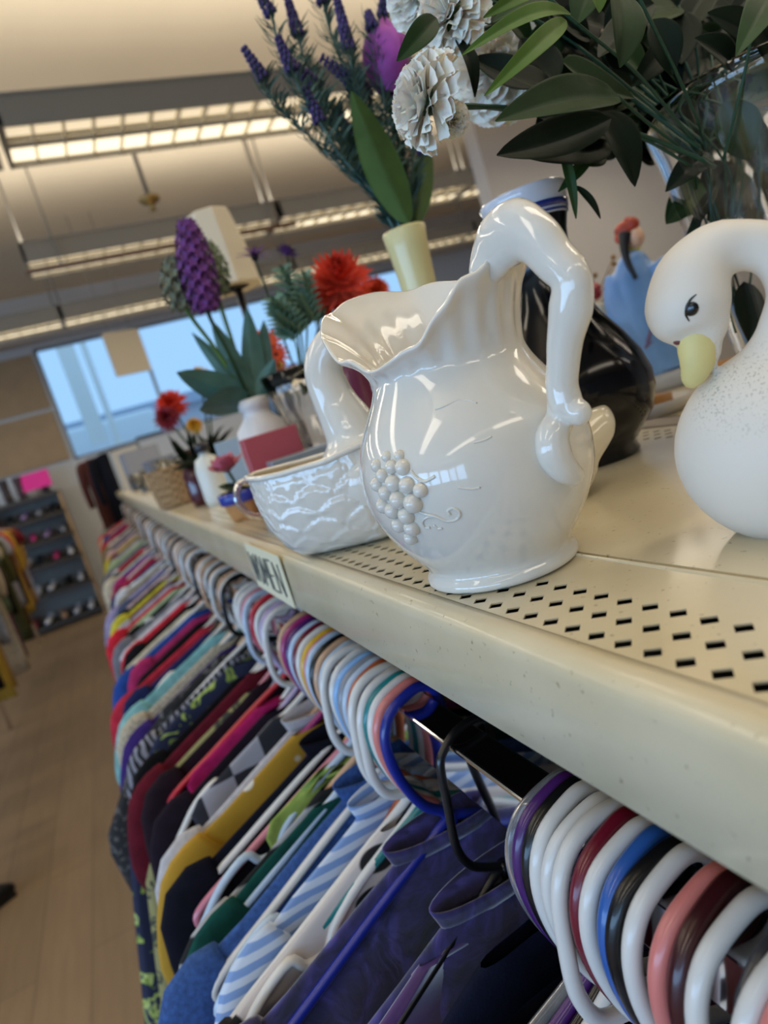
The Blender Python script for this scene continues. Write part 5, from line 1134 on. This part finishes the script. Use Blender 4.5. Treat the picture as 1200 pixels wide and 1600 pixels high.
# navy floral and olive toile dresses flaring low into the aisle
garment(1.50, .31, 1.66, .06, P_floral, 'navy dress with yellow green flowers below the maroon dress', 'dress', None, seed=91, fexp=.5, flare=1.25, group='women\'s clothes nearest on the rail')
garment(1.30, .29, 1.66, .06, P_toile, 'olive toile skirted dress lowest at the aisle side', 'dress', None, seed=92, fexp=.5, flare=1.2, group='women\'s clothes nearest on the rail', root=None)
garment(1.62, .28, .55, .06, pattern('black grey tweed', 'floral', '#1b1a1d', '#6e6a66', 60, '#3a3838'), 'black and grey tweed coat hem bulging into the aisle', 'coat', None, seed=93, fexp=.5, flare=1.0, group='women\'s clothes nearest on the rail')
gc = [('navy', '#1c2550'), ('rose red', '#b02a3c'), ('black', '#101013'), ('magenta', '#a32a5c'), ('cobalt', '#24468f'), ('cream', '#c5bba4'), ('black', '#101013'), ('scarlet', '#c02434'), ('white', '#c4c4c8'), ('grey', '#6d6e76'), ('black', '#101013'), ('green and white', '#9fb58f'), ('scarlet', '#b8283a'), ('pale grey', '#9b9da6'), ('maroon', '#5b1a2b'), ('yellow', '#c2b83a'), ('black', '#101013'), ('pale pink', '#c4a6a6'), ('slate blue', '#475069'), ('lilac', '#8e86a8'), ('khaki', '#83795d'), ('white', '#c4c4c8')]
y = 1.86; k = 0; cnt = {}; prev = 'aqua'
prot = {}
while y < 10.6:
    c, h_ = gc[k % len(gc)]; zz = 'second bay' if y < 3 else ('third bay' if y < 4.8 else 'last bay')
    cnt[(c, zz)] = cnt.get((c, zz), 0) + 1
    sl = ['long', 'short', None][k % 3]; key = (c, sl); W = .32 + .035 * math.sin(k * 1.7)
    lab = '%s garment in the blurred %s, %s %s one, beside %s' % (c, zz, ordw[cnt[(c, zz)] - 1], c, prev)
    nm = ['top', 'blouse', 'dress', 'cardigan'][k % 4]
    if key in prot: r = copy_tree(prot[key]); r.name = nm; r.location = Wd((.218 + random.uniform(-.03, .02), y, RZ - .165 + random.uniform(-.05, .0))); tag(r, lab)
    else: r = garment(y, W, 1.15 + .3 * (k % 3), .045, cloth(c, h_), lab, nm, sl, seed=200 + k, group='clothes far along the rail', slope=.42); prot[key] = r
    r['category'] = nm; prev = c
    y += .075 if y < 3.2 else (.12 if y < 5.5 else .2); k += 1
# dark coat and brown coat on the end of the gondola
CYY = 8.4
e0 = on_y(168, 706, CYY); e1 = on_y(146, 716, CYY + .3)
r = garment(CYY, .20, 1.45, .10, cloth('coat black navy', '#0d0f18'), 'black navy coat hanging high at the far end of the shelf', 'coat', 'long', zt=0, seed=301); r.location = Wd(e0)
r = garment(CYY, .17, 1.4, .10, cloth('coat brown', '#4d2a25'), 'brown coat hanging behind the black navy coat at the far end', 'coat', 'long', zt=0, seed=302); r.location = Wd(e1)
gr_ = empty('garment_stand', (e0.x, CYY + .15, ZF)); tag(gr_, 'thin chrome stand carrying the two coats at the far end', 'stand')
MB().tube([(0, 0, 0), (0, 0, e0.z - ZF - .02)], .012, n=8, smooth=1).build('pole', M_chrome, gr_)
MB().tube([(0, -.2, e0.z - ZF - .02), (0, .2, e0.z - ZF - .02)], .008, n=8, smooth=1).build('arm', M_chrome, gr_)

# ================================================================== LEFT RACK ACROSS THE AISLE (metres)
lr = empty('clothing_rack', (-1.13, 2.6, FZ), k=1); tag(lr, 'garment rack on the far side of the aisle at the left edge', 'rack')
MB().tube([(0, 0, 1.42), (0, 5.6, 1.42)], .015, n=8, smooth=1).build('rail', M_chrome, lr, k=1)
for yy in (.0, 2.8, 5.6): MB().tube([(0, yy, 0), (0, yy, 1.42)], .015, n=8, smooth=1).build('post', M_chrome, lr, k=1)
lc_ = [('dark red', '#6b1420'), ('grey blue', '#8e99b0'), ('tan', '#a5813f'), ('wine', '#561520'), ('lilac', '#7d6a9a'), ('mustard', '#b8963c'), ('coral', '#b9483c'), ('charcoal', '#25242a'), ('brown', '#5a3b20'), ('pale grey', '#9a98a2'), ('navy', '#1d2440'), ('olive', '#4a4a2c'), ('cream', '#b3a68f'), ('black', '#121214'), ('mauve', '#5a3a48'), ('sage', '#59664e'), ('black', '#121214'), ('cream', '#b3a68f')]
y = 7.6; k = 0; cnt = {}; prev = 'rack end'
while y > 2.7:
    c, h_ = lc_[k % len(lc_)]; cnt[c] = cnt.get(c, 0) + 1
    t = (7.6 - y) / 4.9
    Lm = .62 + .16 * (k % 3) + .1 * math.sin(k * 2.3); nm = ['shirt', 'dress', 'skirt', 'jacket'][k % 4]
    lab = '%s %s on the left rack, %s from the far end, beside %s' % (c, nm, ordw[cnt[c] - 1], prev)
    r = garment(0, .36 + .05 * math.sin(k * 3.1), Lm / .7, .07, cloth('rack ' + c, h_), lab, nm, ['short', None, 'long'][k % 3], seed=400 + k, group='clothes on the left aisle rack', cat=nm)
    r.location = Vector((-1.13, y, 1.40)); prev = c
    hk = MB(); hk.tube([(0, 0, -.02), (0, 0, .02), (.02, 0, .045), (0, 0, .062), (-.02, 0, .045)], .003, n=5); 
    y -= .13; k += 1
